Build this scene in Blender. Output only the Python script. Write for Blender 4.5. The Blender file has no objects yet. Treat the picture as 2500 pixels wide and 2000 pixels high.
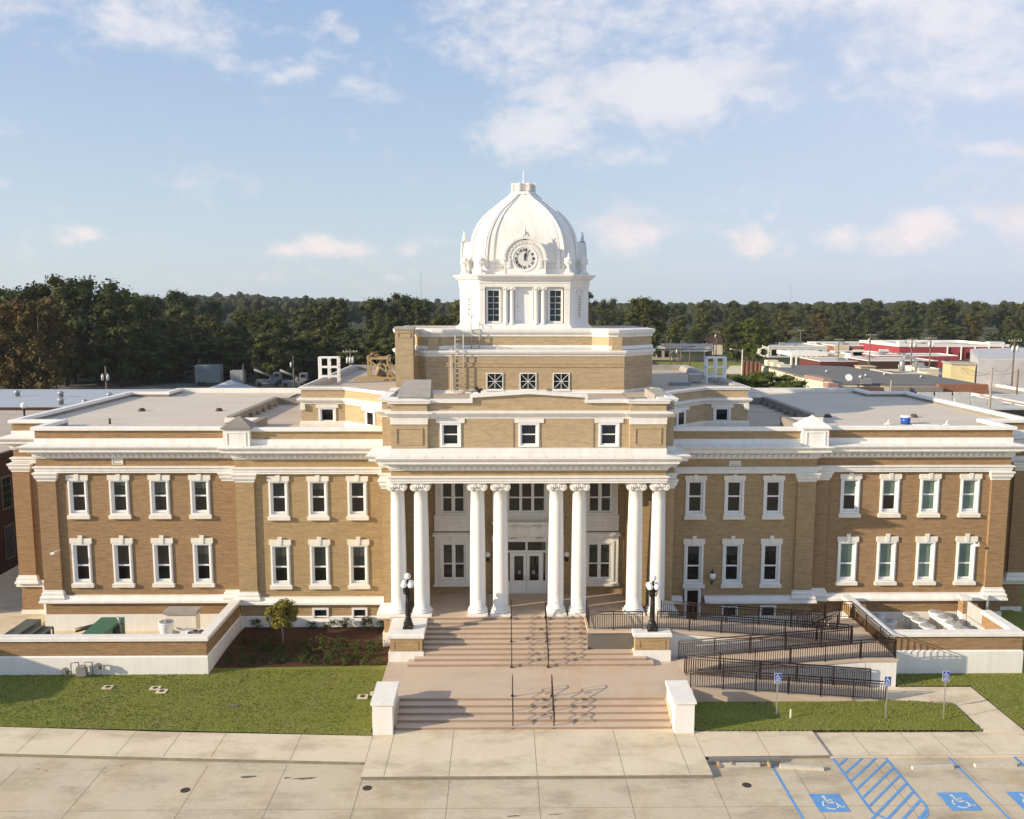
import bpy, math, random
from mathutils import Vector, Matrix
D=bpy.data; SC=bpy.context.scene; COL=SC.collection; R=math.radians; PI=math.pi
random.seed(7)
# ---------------- camera
f=2130.; pitch=R(7.0); yaw=math.atan(25/f); roll=0.0009
fw=Vector((math.sin(yaw)*math.cos(pitch),math.cos(yaw)*math.cos(pitch),-math.sin(pitch)))
rt=Vector((math.cos(yaw),-math.sin(yaw),0)); up=rt.cross(fw)
rt,up=rt*math.cos(roll)+up*math.sin(roll),up*math.cos(roll)-rt*math.sin(roll)
cam=D.cameras.new('camera'); camo=D.objects.new('camera',cam); COL.objects.link(camo)
m=Matrix((rt,up,-fw)).transposed().to_4x4(); m.translation=Vector((-1.45,-50,19.4)); camo.matrix_world=m
cam.sensor_width=36; cam.sensor_fit='HORIZONTAL'; cam.lens=f/2500*36; cam.clip_end=20000; cam.clip_start=.5
SC.camera=camo
# ---------------- light
SUN_EL=R(18.2); SUN_AZ=R(71.5)   # azimuth measured from -Y towards -X
sdir=Vector((-math.sin(SUN_AZ)*math.cos(SUN_EL),-math.cos(SUN_AZ)*math.cos(SUN_EL),math.sin(SUN_EL)))
sl=D.lights.new('sun','SUN'); sl.energy=5.0; sl.angle=R(.53); sl.color=(1,.85,.64)
so=D.objects.new('sun',sl); COL.objects.link(so); so.rotation_euler=sdir.to_track_quat('Z','Y').to_euler(); so.location=(-60,-60,60)
SC.view_settings.view_transform='Standard'; SC.view_settings.look='None'; SC.view_settings.gamma=1; SC.view_settings.exposure=0.52
# ---------------- world : Nishita sky with clouds mixed in by direction
W=D.worlds.new('World'); SC.world=W; W.use_nodes=True; wt=W.node_tree; wn=wt.nodes; wl=wt.links
bg=wn['Background']; bg.inputs[1].default_value=.086
sky=wn.new('ShaderNodeTexSky'); sky.sky_type='NISHITA'; sky.sun_disc=False; sky.sun_elevation=SUN_EL
sky.sun_rotation=PI+SUN_AZ; sky.altitude=0; sky.air_density=1.0; sky.dust_density=1.2; sky.ozone_density=1.6
def wm(op,a,b=None,clamp=False):
    n=wn.new('ShaderNodeMath'); n.operation=op; n.use_clamp=clamp
    for i,v in ((0,a),(1,b)):
        if v is None: continue
        if isinstance(v,(int,float)): n.inputs[i].default_value=v
        else: wl.new(v,n.inputs[i])
    return n.outputs[0]
def wv(op,a,b=None):
    n=wn.new('ShaderNodeVectorMath'); n.operation=op
    for i,v in ((0,a),(1,b)):
        if v is None: continue
        if isinstance(v,tuple): n.inputs[i].default_value=v
        else: wl.new(v,n.inputs[i])
    return n.outputs['Value'] if op=='LENGTH' else n.outputs[0]
tc=wn.new('ShaderNodeTexCoord'); sp=wn.new('ShaderNodeSeparateXYZ'); wl.new(tc.outputs['Generated'],sp.inputs[0])
az=wm('ARCTAN2',sp.outputs[0],sp.outputs[1]); el=wm('ARCSINE',sp.outputs[2])
cb=wn.new('ShaderNodeCombineXYZ'); wl.new(az,cb.inputs[0]); wl.new(el,cb.inputs[1]); AE=cb.outputs[0]
def noise(vec,scale,detail,rough=.55):
    n=wn.new('ShaderNodeTexNoise'); n.inputs['Scale'].default_value=scale; n.inputs['Detail'].default_value=detail; n.inputs['Roughness'].default_value=rough
    wl.new(vec,n.inputs['Vector']); return n.outputs['Fac']
warp=wn.new('ShaderNodeTexNoise'); warp.inputs['Scale'].default_value=9; warp.inputs['Detail'].default_value=4; wl.new(AE,warp.inputs['Vector'])
wo=wv('SUBTRACT',warp.outputs['Color'],(.5,.5,.5)); wo=wv('MULTIPLY',wo,(.13,.06,0)); AW=wv('ADD',AE,wo)
def ang(px,py): return ((px-1225)/2130., (738-py)/2130.*.97)
BL=[ # photo direction (px,py), half sizes px, strength, warmth
 (180,60,350,105,.62,0),(420,120,190,55,.7,0),(520,90,90,34,.6,0),(640,15,210,28,.65,0),(860,105,60,36,.6,0),(930,230,85,50,.38,0),(620,190,45,24,.32,0),(730,215,34,14,.42,0),
 (1190,60,150,75,.62,0),(1420,60,330,80,.55,0),(1560,235,330,85,.95,0),(1300,330,150,70,.75,0),(1760,215,200,45,.7,0),(1900,60,330,80,.6,0),(2250,30,300,90,.5,0),
 (2150,120,420,170,.55,0),(1350,120,300,130,.55,0),(2450,640,260,40,.3,-1),(2350,470,300,60,.3,-1),(2420,330,160,50,.45,-1),(2300,250,230,50,.5,0),(2350,190,200,60,.35,0),(1480,390,200,30,.35,0),(2300,410,70,22,.6,.5),(2400,330,140,40,.35,-1),(1640,330,170,40,.25,-1),
 (285,590,34,30,.62,1),(820,605,110,24,.5,1),(1060,600,70,18,.45,1),(170,478,40,14,.4,.6),(1540,560,95,52,.75,1),(1800,580,80,36,.66,1),(2170,585,105,42,.75,1),(2400,560,120,60,.8,1),(2020,590,60,28,.55,1),
 (1860,533,16,10,.5,1),(1880,610,40,14,.5,1),(2480,600,90,30,.55,1),(1150,500,40,22,.2,1)]
dens=None; warmm=None; shad=None
for (px,py,a,b,s,w) in BL:
    x,y=ang(px,py)
    v=wv('SUBTRACT',AW,(x,y,0)); v=wv('MULTIPLY',v,(2130/(a*1.35),2130/(b*1.35),1)); L=wv('LENGTH',v)
    mr=wn.new('ShaderNodeMapRange'); mr.interpolation_type='SMOOTHSTEP'; wl.new(L,mr.inputs[0]); mr.inputs[1].default_value=0; mr.inputs[2].default_value=1.25; mr.inputs[3].default_value=s*1.3; mr.inputs[4].default_value=0
    o=mr.outputs[0]
    if w<0: shad=o if shad is None else wm('MAXIMUM',shad,o); 
    dens=o if dens is None else wm('MAXIMUM',dens,o)
fb=noise(wv('MULTIPLY',AE,(1,2.0,1)),13,10,.62)
fb2=noise(wv('MULTIPLY',AE,(1,2.4,1)),4.2,8,.6)
# loose cloud added over the whole sky, unseen part too, to whiten its light
outer=wn.new('ShaderNodeMapRange'); wl.new(fb2,outer.inputs[0]); outer.inputs[1].default_value=.52; outer.inputs[2].default_value=.72; outer.inputs[3].default_value=0; outer.inputs[4].default_value=.3
dens=wm('ADD',dens,outer.outputs[0])
fl=noise(wv('MULTIPLY',AW,(1,1.9,1)),7.5,9,.62); fh=noise(wv('MULTIPLY',AE,(1,1.5,1)),42,6,.6)
t=wm('ADD',dens,wm('ADD',wm('MULTIPLY',wm('SUBTRACT',fb,.5),1.35),wm('ADD',wm('MULTIPLY',wm('SUBTRACT',fl,.5),1.5),wm('MULTIPLY',wm('SUBTRACT',fh,.5),1.0))))
cm=wn.new('ShaderNodeMapRange'); cm.interpolation_type='SMOOTHSTEP'; wl.new(t,cm.inputs[0]); cm.inputs[1].default_value=.08; cm.inputs[2].default_value=1.05; cm.inputs[3].default_value=0; cm.inputs[4].default_value=.78
ca=wn.new('ShaderNodeMapRange'); wl.new(el,ca.inputs[0]); ca.inputs[1].default_value=.05; ca.inputs[2].default_value=.17; ca.inputs[3].default_value=0; ca.inputs[4].default_value=1
cc=wn.new('ShaderNodeMix'); cc.data_type='RGBA'; wl.new(ca.outputs[0],cc.inputs[0]); cc.inputs[6].default_value=(8.6,7.4,7.1,1); cc.inputs[7].default_value=(7.4,7.15,7.4,1)
cs=wn.new('ShaderNodeMix'); cs.data_type='RGBA'; wl.new(wm('ADD',shad,wm('MULTIPLY',wm('SUBTRACT',.53,fl),3.0,True),True),cs.inputs[0]); wl.new(cc.outputs[2],cs.inputs[6]); cs.inputs[7].default_value=(4.7,5.0,5.9,1)
# thin pale veil: the photographed sky is milky
ve=wn.new('ShaderNodeMix'); ve.data_type='RGBA'; ve.inputs[0].default_value=.68; wl.new(sky.outputs[0],ve.inputs[6])
vg=wn.new('ShaderNodeMapRange'); wl.new(el,vg.inputs[0]); vg.inputs[1].default_value=0; vg.inputs[2].default_value=.36; vg.inputs[3].default_value=0; vg.inputs[4].default_value=1
vc=wn.new('ShaderNodeMix'); vc.data_type='RGBA'; wl.new(vg.outputs[0],vc.inputs[0]); vc.inputs[6].default_value=(6.1,7.1,7.8,1); vc.inputs[7].default_value=(3.2,4.65,7.3,1)
wl.new(vc.outputs[2],ve.inputs[7])
lr=wn.new('ShaderNodeMapRange'); wl.new(az,lr.inputs[0]); lr.inputs[1].default_value=.0; lr.inputs[2].default_value=.5; lr.inputs[3].default_value=0; lr.inputs[4].default_value=.62
lw=wm('MULTIPLY',lr.outputs[0],wm('ADD',wm('MULTIPLY',fl,.9),.5),True)
lv=wn.new('ShaderNodeMix'); lv.data_type='RGBA'; wl.new(lw,lv.inputs[0]); wl.new(ve.outputs[2],lv.inputs[6]); lv.inputs[7].default_value=(5.2,5.7,7.2,1)
mx=wn.new('ShaderNodeMix'); mx.data_type='RGBA'; wl.new(cm.outputs[0],mx.inputs[0]); wl.new(lv.outputs[2],mx.inputs[6]); wl.new(cs.outputs[2],mx.inputs[7])
wl.new(mx.outputs[2],bg.inputs[0])

# ---------------- mesh helpers
class MB:
    def __init__(s): s.v=[]; s.f=[]; s.sm=[]
    def quad(s,*p,sm=False):
        n=len(s.v); s.v+=[tuple(q) for q in p]; s.f.append(tuple(range(n,n+len(p)))); s.sm.append(sm); return s
    def box(s,x0,x1,y0,y1,z0,z1):
        if x0>x1:x0,x1=x1,x0
        if y0>y1:y0,y1=y1,y0
        if z0>z1:z0,z1=z1,z0
        n=len(s.v); s.v+=[(x,y,z) for z in (z0,z1) for x,y in ((x0,y0),(x1,y0),(x1,y1),(x0,y1))]
        for q in ((0,3,2,1),(4,5,6,7),(0,1,5,4),(1,2,6,5),(2,3,7,6),(3,0,4,7)): s.f.append(tuple(n+i for i in q)); s.sm.append(False)
        return s
    def prism(s,poly,z0,z1,bottom=True):
        # poly CCW
        n=len(s.v); k=len(poly)
        zf=(lambda x,y:z1) if not callable(z1) else z1
        zb=(lambda x,y:z0) if not callable(z0) else z0
        s.v+=[(x,y,zb(x,y)) for x,y in poly]+[(x,y,zf(x,y)) for x,y in poly]
        for i in range(k): j=(i+1)%k; s.f.append((n+i,n+j,n+k+j,n+k+i)); s.sm.append(False)
        s.f.append(tuple(n+k+i for i in range(k))); s.sm.append(False)
        if bottom: s.f.append(tuple(n+k-1-i for i in range(k))); s.sm.append(False)
        return s
    def xprism(s,poly,y0,y1):
        # poly in (x,z), CCW seen from -Y (front); extruded along y
        n=len(s.v); k=len(poly); s.v+=[(x,y0,z) for x,z in poly]+[(x,y1,z) for x,z in poly]
        for i in range(k): j=(i+1)%k; s.f.append((n+j,n+i,n+k+i,n+k+j)); s.sm.append(False)
        s.f.append(tuple(n+i for i in range(k))); s.f.append(tuple(n+k+k-1-i for i in range(k))); s.sm+=[False,False]
        return s
    def lathe(s,cx,cy,prof,n=16,sm=True,phase=0.,sq=None):
        b=len(s.v)
        for r,z in prof:
            for i in range(n):
                a=2*PI*i/n+phase; s.v.append((cx+r*math.cos(a),cy+r*math.sin(a),z))
        for j in range(len(prof)-1):
            for i in range(n):
                i2=(i+1)%n; s.f.append((b+j*n+i,b+j*n+i2,b+(j+1)*n+i2,b+(j+1)*n+i)); s.sm.append(sm)
        if prof[0][0]>1e-4: s.f.append(tuple(b+n-1-i for i in range(n))); s.sm.append(False)
        if prof[-1][0]>1e-4: s.f.append(tuple(b+(len(prof)-1)*n+i for i in range(n))); s.sm.append(False)
        return s
    def ycyl(s,cx,cz,y0,y1,r,n=20,r2=None):
        b=len(s.v); r2=r if r2 is None else r2
        for y,rr in ((y0,r),(y1,r2)):
            for i in range(n): a=2*PI*i/n; s.v.append((cx+rr*math.cos(a),y,cz+rr*math.sin(a)))
        for i in range(n): i2=(i+1)%n; s.f.append((b+i,b+n+i,b+n+i2,b+i2)); s.sm.append(True)
        s.f.append(tuple(b+i for i in range(n))); s.f.append(tuple(b+2*n-1-i for i in range(n))); s.sm+=[False,False]
        return s
    def tube(s,pts,r,n=6,sm=True,radii=None):
        pts=[Vector(p) for p in pts]; b=len(s.v); k=len(pts)
        for i,p in enumerate(pts):
            d=(pts[min(i+1,k-1)]-pts[max(i-1,0)]).normalized()
            a=Vector((0,0,1)) if abs(d.z)<.95 else Vector((1,0,0))
            u=d.cross(a).normalized(); w=u.cross(d); rr=radii[i] if radii else r
            for j in range(n):
                t=2*PI*j/n+PI/n; s.v.append(tuple(p+u*rr*math.cos(t)+w*rr*math.sin(t)))
        for i in range(k-1):
            for j in range(n):
                j2=(j+1)%n; s.f.append((b+i*n+j,b+i*n+j2,b+(i+1)*n+j2,b+(i+1)*n+j)); s.sm.append(sm)
        s.f.append(tuple(b+n-1-j for j in range(n))); s.f.append(tuple(b+(k-1)*n+j for j in range(n))); s.sm+=[False,False]
        return s
    def bar(s,p,q,w): return s.tube([p,q],w*.7071,4,False)
    def sweep(s,path,prof,closed=False,loop=False,caps=False):
        # path (x,y); outward = right side of travel; prof (offset,z)
        P=[Vector(p) for p in path]; k=len(P); mit=[]
        for i in range(k):
            if closed or 0<i<k-1: a=(P[i]-P[i-1]).normalized(); c=(P[(i+1)%k]-P[i]).normalized()
            elif i==0: a=c=(P[1]-P[0]).normalized()
            else: a=c=(P[i]-P[i-1]).normalized()
            n1=Vector((a.y,-a.x)); n2=Vector((c.y,-c.x)); mm=n1+n2; mit.append(mm/max(.25,(1+n1.dot(n2))))
        b=len(s.v); q=len(prof)
        for i in range(k):
            for o,z in prof: w=P[i]+mit[i]*o; s.v.append((w.x,w.y,z))
        for i in range(k if closed else k-1):
            i2=(i+1)%k
            for j in range(q if loop else q-1):
                j2=(j+1)%q; s.f.append((b+i*q+j,b+i2*q+j,b+i2*q+j2,b+i*q+j2)); s.sm.append(False)
        if caps and not closed:
            s.f.append(tuple(b+j for j in range(q))); s.f.append(tuple(b+(k-1)*q+q-1-j for j in range(q))); s.sm+=[False,False]
        return s
    def sheet(s,x0,x1,z0,z1,y,holes=()):
        xs=sorted({x0,x1,*[h[0] for h in holes],*[h[1] for h in holes]}); zs=sorted({z0,z1,*[h[2] for h in holes],*[h[3] for h in holes]})
        xs=[x for x in xs if x0<=x<=x1]; zs=[z for z in zs if z0<=z<=z1]
        for i in range(len(xs)-1):
            for j in range(len(zs)-1):
                cx=(xs[i]+xs[i+1])/2; cz=(zs[j]+zs[j+1])/2
                if any(h[0]<cx<h[1] and h[2]<cz<h[3] for h in holes): continue
                s.quad((xs[i],y,zs[j]),(xs[i+1],y,zs[j]),(xs[i+1],y,zs[j+1]),(xs[i],y,zs[j+1]))
        return s
    def ring(s,x0,x1,z0,z1,a0,a1,b0,b1,y0,y1):
        s.box(x0,x1,y0,y1,z0,b0); s.box(x0,x1,y0,y1,b1,z1); s.box(x0,a0,y0,y1,b0,b1); s.box(a1,x1,y0,y1,b0,b1); return s
    def ico(s,c,r,sub=1,squash=1.):
        me=ICO[sub]; b=len(s.v)
        for v in me[0]: s.v.append((c[0]+v[0]*r,c[1]+v[1]*r,c[2]+v[2]*r*squash))
        for q in me[1]: s.f.append(tuple(b+i for i in q)); s.sm.append(True)
        return s
    def xf(s,M,start=0):
        for i in range(start,len(s.v)): s.v[i]=tuple(M@Vector(s.v[i]))
        return s
    def mesh(s,name,mat):
        me=D.meshes.new(name); me.from_pydata(s.v,[],s.f); me.polygons.foreach_set('use_smooth',s.sm)
        if mat: me.materials.append(mat)
        me.update(); return me
    def build(s,name,mat,parent=None,world=True):
        o=D.objects.new(name,s.mesh(name,mat)); COL.objects.link(o)
        if parent: 
            o.parent=parent
            if world: o.location=OFF.get(parent.name,Vector((0,0,0)))
        return o
OFF={}
import bmesh
ICO={}
for sub in (1,2,3):
    bm=bmesh.new(); bmesh.ops.create_icosphere(bm,subdivisions=sub,radius=1); bm.verts.index_update()
    ICO[sub]=([tuple(v.co) for v in bm.verts],[tuple(v.index for v in fc.verts) for fc in bm.faces]); bm.free()
def tag(o,label=None,cat=None,group=None,kind=None):
    if label: o['label']=label
    if cat: o['category']=cat
    if group: o['group']=group
    if kind: o['kind']=kind
    return o
def thing(name,label,cat,loc=(0,0,0),group=None,rz=0,scale=1,world=True):
    o=D.objects.new(name,None); COL.objects.link(o); o.location=loc; o.rotation_euler=(0,0,rz); o.scale=(scale,)*3; o.empty_display_size=.3
    if world: OFF[o.name]=-Vector(loc)
    return tag(o,label,cat,group)
def struct(o): o['kind']='structure'; return o
def copy_tree(o,loc=None,label=None,group=None,rz=None,parent=None,scale=None):
    c=o.copy(); COL.objects.link(c)
    if parent: c.parent=parent
    if loc is not None: c.location=loc
    if rz is not None: c.rotation_euler=(0,0,rz)
    if scale is not None: c.scale=scale if isinstance(scale,tuple) else (scale,)*3
    if label: c['label']=label
    if group: c['group']=group
    for ch in list(KIDS.get(o.name,())) or [x for x in COL.objects if x.parent==o]: copy_tree(ch,parent=c)
    return c
KIDS={}
def cache(o):
    KIDS[o.name]=[x for x in o.children]
    for x in o.children: cache(x)
def text_mesh(name,s,size,mat,parent,loc,rot=(PI/2,0,0),ext=.01,world=True,bold=0):
    cu=D.curves.new('t','FONT'); cu.body=s; cu.size=size; cu.extrude=ext; cu.align_x='CENTER'; cu.align_y='CENTER'; cu.offset=bold
    t=D.objects.new('t',cu); COL.objects.link(t); dg=bpy.context.evaluated_depsgraph_get(); me=D.meshes.new_from_object(t.evaluated_get(dg)); D.objects.remove(t)
    from mathutils import Euler
    me.transform(Matrix.Translation(Vector(loc))@Euler(rot).to_matrix().to_4x4()); me.materials.clear(); me.materials.append(mat)
    o=D.objects.new(name,me); COL.objects.link(o); o.parent=parent
    if world and parent: o.location=OFF.get(parent.name,Vector((0,0,0)))
    return o

# ---------------- materials
def newmat(name):
    mt=D.materials.new(name); mt.use_nodes=True; nt=mt.node_tree; return mt,nt,nt.nodes,nt.links,nt.nodes['Principled BSDF']
def mixrgb(n,l,fac,a,b,typ='MIX'):
    x=n.new('ShaderNodeMix'); x.data_type='RGBA'; x.blend_type=typ
    for i,v in ((0,fac),(6,a),(7,b)):
        if isinstance(v,(int,float)): x.inputs[i].default_value=v
        elif isinstance(v,tuple): x.inputs[i].default_value=(*v[:3],1)
        else: l.new(v,x.inputs[i])
    return x.outputs[2]
def tnoise(n,l,vec,scale,detail=6,rough=.6,lo=.35,hi=.65):
    t=n.new('ShaderNodeTexNoise'); t.inputs['Scale'].default_value=scale; t.inputs['Detail'].default_value=detail; t.inputs['Roughness'].default_value=rough; l.new(vec,t.inputs['Vector'])
    r=n.new('ShaderNodeMapRange'); l.new(t.outputs['Fac'],r.inputs[0]); r.inputs[1].default_value=lo; r.inputs[2].default_value=hi; return r.outputs[0]
def scaled(n,l,vec,sc):
    mpp=n.new('ShaderNodeMapping'); mpp.inputs['Scale'].default_value=sc; l.new(vec,mpp.inputs['Vector']); return mpp.outputs[0]
def plain(name,c,rough=.6,var=.12,scale=3,metal=0,bump=0,c2=None,spec=.4,streak=False,big=.25):
    mt,nt,n,l,b=newmat(name); g=n.new('ShaderNodeNewGeometry'); vec=g.outputs['Position']
    if streak: vec=scaled(n,l,vec,(1.6,1.6,.18))
    c2=c2 or tuple(x*(1-var) for x in c)
    f1=tnoise(n,l,vec,scale); f2=tnoise(n,l,g.outputs['Position'],big,4)
    col=mixrgb(n,l,f1,c,c2); dk=tuple(x*(1-var*.8) for x in c); col=mixrgb(n,l,wmul(n,l,f2,.6),col,dk)
    l.new(col,b.inputs['Base Color']); b.inputs['Roughness'].default_value=rough; b.inputs['Metallic'].default_value=metal; b.inputs['Specular IOR Level'].default_value=spec
    if bump:
        bp=n.new('ShaderNodeBump'); bp.inputs['Strength'].default_value=bump; bp.inputs['Distance'].default_value=.02; tx=n.new('ShaderNodeTexNoise'); tx.inputs['Scale'].default_value=scale*8; tx.inputs['Detail'].default_value=4; l.new(g.outputs['Position'],tx.inputs['Vector']); l.new(tx.outputs['Fac'],bp.inputs['Height']); l.new(bp.outputs[0],b.inputs['Normal'])
    return mt
def wmul(n,l,a,k):
    x=n.new('ShaderNodeMath'); x.operation='MULTIPLY'; l.new(a,x.inputs[0]); x.inputs[1].default_value=k; return x.outputs[0]
def brick(name,c1,c2,c3,mortar,bw=.21,rh=.072,streak=.5):
    mt,nt,n,l,b=newmat(name); g=n.new('ShaderNodeNewGeometry')
    cr=n.new('ShaderNodeVectorMath'); cr.operation='CROSS_PRODUCT'; cr.inputs[1].default_value=(0,0,1); l.new(g.outputs['True Normal'],cr.inputs[0])
    nm=n.new('ShaderNodeVectorMath'); nm.operation='NORMALIZE'; l.new(cr.outputs[0],nm.inputs[0])
    dt=n.new('ShaderNodeVectorMath'); dt.operation='DOT_PRODUCT'; l.new(nm.outputs[0],dt.inputs[0]); l.new(g.outputs['Position'],dt.inputs[1])
    s_=n.new('ShaderNodeSeparateXYZ'); l.new(g.outputs['Position'],s_.inputs[0]); cbn=n.new('ShaderNodeCombineXYZ'); l.new(dt.outputs['Value'],cbn.inputs[0]); l.new(s_.outputs[2],cbn.inputs[1]); uv=cbn.outputs[0]
    t=n.new('ShaderNodeTexBrick'); l.new(uv,t.inputs['Vector']); t.inputs['Scale'].default_value=1; t.inputs['Brick Width'].default_value=bw; t.inputs['Row Height'].default_value=rh; t.inputs['Mortar Size'].default_value=.006; t.inputs['Mortar Smooth'].default_value=.2; t.inputs['Bias'].default_value=-.15
    t.inputs['Color1'].default_value=(*c1,1); t.inputs['Color2'].default_value=(*c2,1); t.inputs['Mortar'].default_value=(*mortar,1)
    st=tnoise(n,l,scaled(n,l,uv,(.9,7.5,1)),1.3,5,.75,.48,.66)
    st2=tnoise(n,l,scaled(n,l,uv,(.7,5,1)),1.1,4,.7,.50,.70)
    big=tnoise(n,l,scaled(n,l,uv,(.35,.6,1)),.5,4,.6,.3,.75)
    col=mixrgb(n,l,wmul(n,l,st,streak),t.outputs['Color'],c3); col=mixrgb(n,l,wmul(n,l,st2,.45),col,tuple(x*.62 for x in c2))
    col=mixrgb(n,l,wmul(n,l,big,.28),col,tuple(x*.8 for x in c1))
    l.new(col,b.inputs['Base Color']); b.inputs['Roughness'].default_value=.85; b.inputs['Specular IOR Level'].default_value=.2
    bp=n.new('ShaderNodeBump'); bp.inputs['Strength'].default_value=.35; bp.inputs['Distance'].default_value=.006; bp.invert=True; l.new(t.outputs['Fac'],bp.inputs['Height']); l.new(bp.outputs[0],b.inputs['Normal'])
    return mt
BR_E=brick('brown_brick',(.32,.198,.100),(.24,.147,.072),(.52,.345,.19),(.30,.215,.13))
BR_M=brick('buff_brick',(.395,.277,.138),(.305,.212,.102),(.58,.42,.235),(.37,.28,.175))
BR_T=brick('tan_brick',(.46,.345,.205),(.37,.272,.158),(.64,.49,.31),(.43,.34,.23),streak=.4)
BR_R=brick('red_brick',(.07,.032,.022),(.048,.024,.017),(.10,.055,.04),(.07,.055,.045))
BR_O=brick('orange_brick',(.33,.13,.07),(.24,.09,.05),(.42,.2,.11),(.25,.18,.13))
WH=plain('white_painted_stone',(.81,.785,.73),.6,.07,1.6,bump=.15,streak=True,c2=(.70,.665,.60))
CREAM=plain('cream_stone',(.80,.755,.655),.6,.08,1.6,bump=.12,streak=True,c2=(.69,.64,.54))
WW=plain('white_window_paint',(.80,.79,.76),.35,.04,3)
STAIN=plain('stained_white_stone',(.82,.79,.73),.6,.10,1.2,bump=.15,streak=True,c2=(.71,.66,.58))
TILE=plain('salmon_concrete',(.46,.335,.25),.75,.12,2.5,bump=.1)
ROOF=plain('pale_roof_membrane',(.43,.40,.355),.8,.12,.6,bump=.1)
def roofmat(name,base,seam,dirt):
    mt,nt,n,l,b=newmat(name); g=n.new('ShaderNodeNewGeometry'); P=g.outputs['Position']
    d=tnoise(n,l,scaled(n,l,P,(.3,1,1)),.8,6,.65,.42,.7); d2=tnoise(n,l,P,.25,5,.6,.4,.7)
    w=n.new('ShaderNodeTexBrick'); l.new(scaled(n,l,P,(1,1,1)),w.inputs['Vector']); w.inputs['Scale'].default_value=1; w.inputs['Brick Width'].default_value=9; w.inputs['Row Height'].default_value=1.0; w.inputs['Mortar Size'].default_value=.02; w.inputs['Color1'].default_value=(*base,1); w.inputs['Color2'].default_value=(*[x*.95 for x in base],1); w.inputs['Mortar'].default_value=(*seam,1)
    col=mixrgb(n,l,wmul(n,l,d,.5),w.outputs['Color'],dirt); col=mixrgb(n,l,wmul(n,l,d2,.35),col,tuple(x*1.1 for x in base))
    l.new(col,b.inputs['Base Color']); b.inputs['Roughness'].default_value=.8; return mt
ROOF=roofmat('pale_roof_membrane',(.58,.50,.395),(.41,.35,.28),(.43,.37,.29))
ROOF2=roofmat('grey_patched_roof',(.46,.38,.29),(.30,.25,.195),(.25,.205,.16))
STUC=plain('grey_brown_stucco',(.30,.265,.225),.9,.3,1.2,bump=.5)
CAPST=plain('weathered_capping',(.40,.365,.32),.85,.3,1.5,bump=.4)
CONC_D=plain('dark_concrete',(.16,.145,.12),.8,.25,1.5,bump=.2)
def glass(name,c,rough=.04,spec=.5,coat=0):
    mt,nt,n,l,b=newmat(name); g=n.new('ShaderNodeNewGeometry'); f1=tnoise(n,l,g.outputs['Position'],.9,3,.5,.3,.7)
    col=mixrgb(n,l,f1,c,tuple(x*.55 for x in c)); l.new(col,b.inputs['Base Color']); b.inputs['Roughness'].default_value=rough; b.inputs['Specular IOR Level'].default_value=spec
    bp=n.new('ShaderNodeBump'); bp.inputs['Strength'].default_value=.05; bp.inputs['Distance'].default_value=.05; tx=n.new('ShaderNodeTexNoise'); tx.inputs['Scale'].default_value=1.3; l.new(g.outputs['Position'],tx.inputs['Vector']); l.new(tx.outputs['Fac'],bp.inputs['Height']); l.new(bp.outputs[0],b.inputs['Normal'])
    return mt
GL=glass('dark_glass',(.016,.015,.013)); GLB=glass('glass_over_grey_blind',(.024,.03,.027),.06); GLG=glass('glass_over_green_blind',(.16,.235,.195),.1); GLT=glass('tower_glass',(.02,.035,.032),.03)
BLK=plain('black_cast_iron',(.022,.019,.018),.4,.2,6); RAILM=plain('dark_bronze_rail_paint',(.022,.013,.011),.38,.2,6)
GLOBE=plain('opal_globe',(.85,.84,.82),.25,.03,3)
GALV=plain('galvanised_steel',(.42,.42,.41),.4,.15,5,metal=.6)
LADM=plain('grey_ladder_metal',(.52,.48,.42),.5,.15,5)
WOOD=plain('pale_lumber',(.42,.30,.16),.8,.25,5)
def concrete(name,c,c2,stain,sc=.7):
    mt,nt,n,l,b=newmat(name); g=n.new('ShaderNodeNewGeometry'); P=g.outputs['Position']
    a=tnoise(n,l,P,sc,8,.65,.3,.7); d=tnoise(n,l,scaled(n,l,P,(.3,.6,1)),.9,9,.72,.48,.68); e=tnoise(n,l,P,9,5,.7,.35,.7); h=tnoise(n,l,scaled(n,l,P,(1,.25,1)),.55,6,.7,.55,.75)
    col=mixrgb(n,l,a,c,c2); col=mixrgb(n,l,wmul(n,l,d,.95),col,stain); col=mixrgb(n,l,wmul(n,l,e,.35),col,tuple(x*.75 for x in c)); col=mixrgb(n,l,wmul(n,l,h,.6),col,(c[0]*.92,c[1]*.76,c[2]*.55))
    l.new(col,b.inputs['Base Color']); b.inputs['Roughness'].default_value=.85; b.inputs['Specular IOR Level'].default_value=.25
    bp=n.new('ShaderNodeBump'); bp.inputs['Strength'].default_value=.15; bp.inputs['Distance'].default_value=.01; tx=n.new('ShaderNodeTexNoise'); tx.inputs['Scale'].default_value=25; tx.inputs['Detail'].default_value=5; l.new(P,tx.inputs['Vector']); l.new(tx.outputs['Fac'],bp.inputs['Height']); l.new(bp.outputs[0],b.inputs['Normal'])
    return mt
STREET=concrete('street_concrete',(.53,.445,.315),(.60,.51,.375),(.30,.245,.165))
WALK=concrete('sidewalk_concrete',(.64,.54,.385),(.72,.62,.46),(.42,.34,.23))
DECK=concrete('salmon_terrace_concrete',(.58,.455,.34),(.54,.42,.315),(.47,.365,.275)); RISER=plain('shaded_riser_concrete',(.36,.26,.185),.85,.15,3)  # risers get their shading as a darker colour than the treads
JOINT=plain('joint_filler',(.24,.20,.15),.9,.3,4); KERBF=plain('kerb_face',(.26,.23,.18),.9,.3,3)
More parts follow.
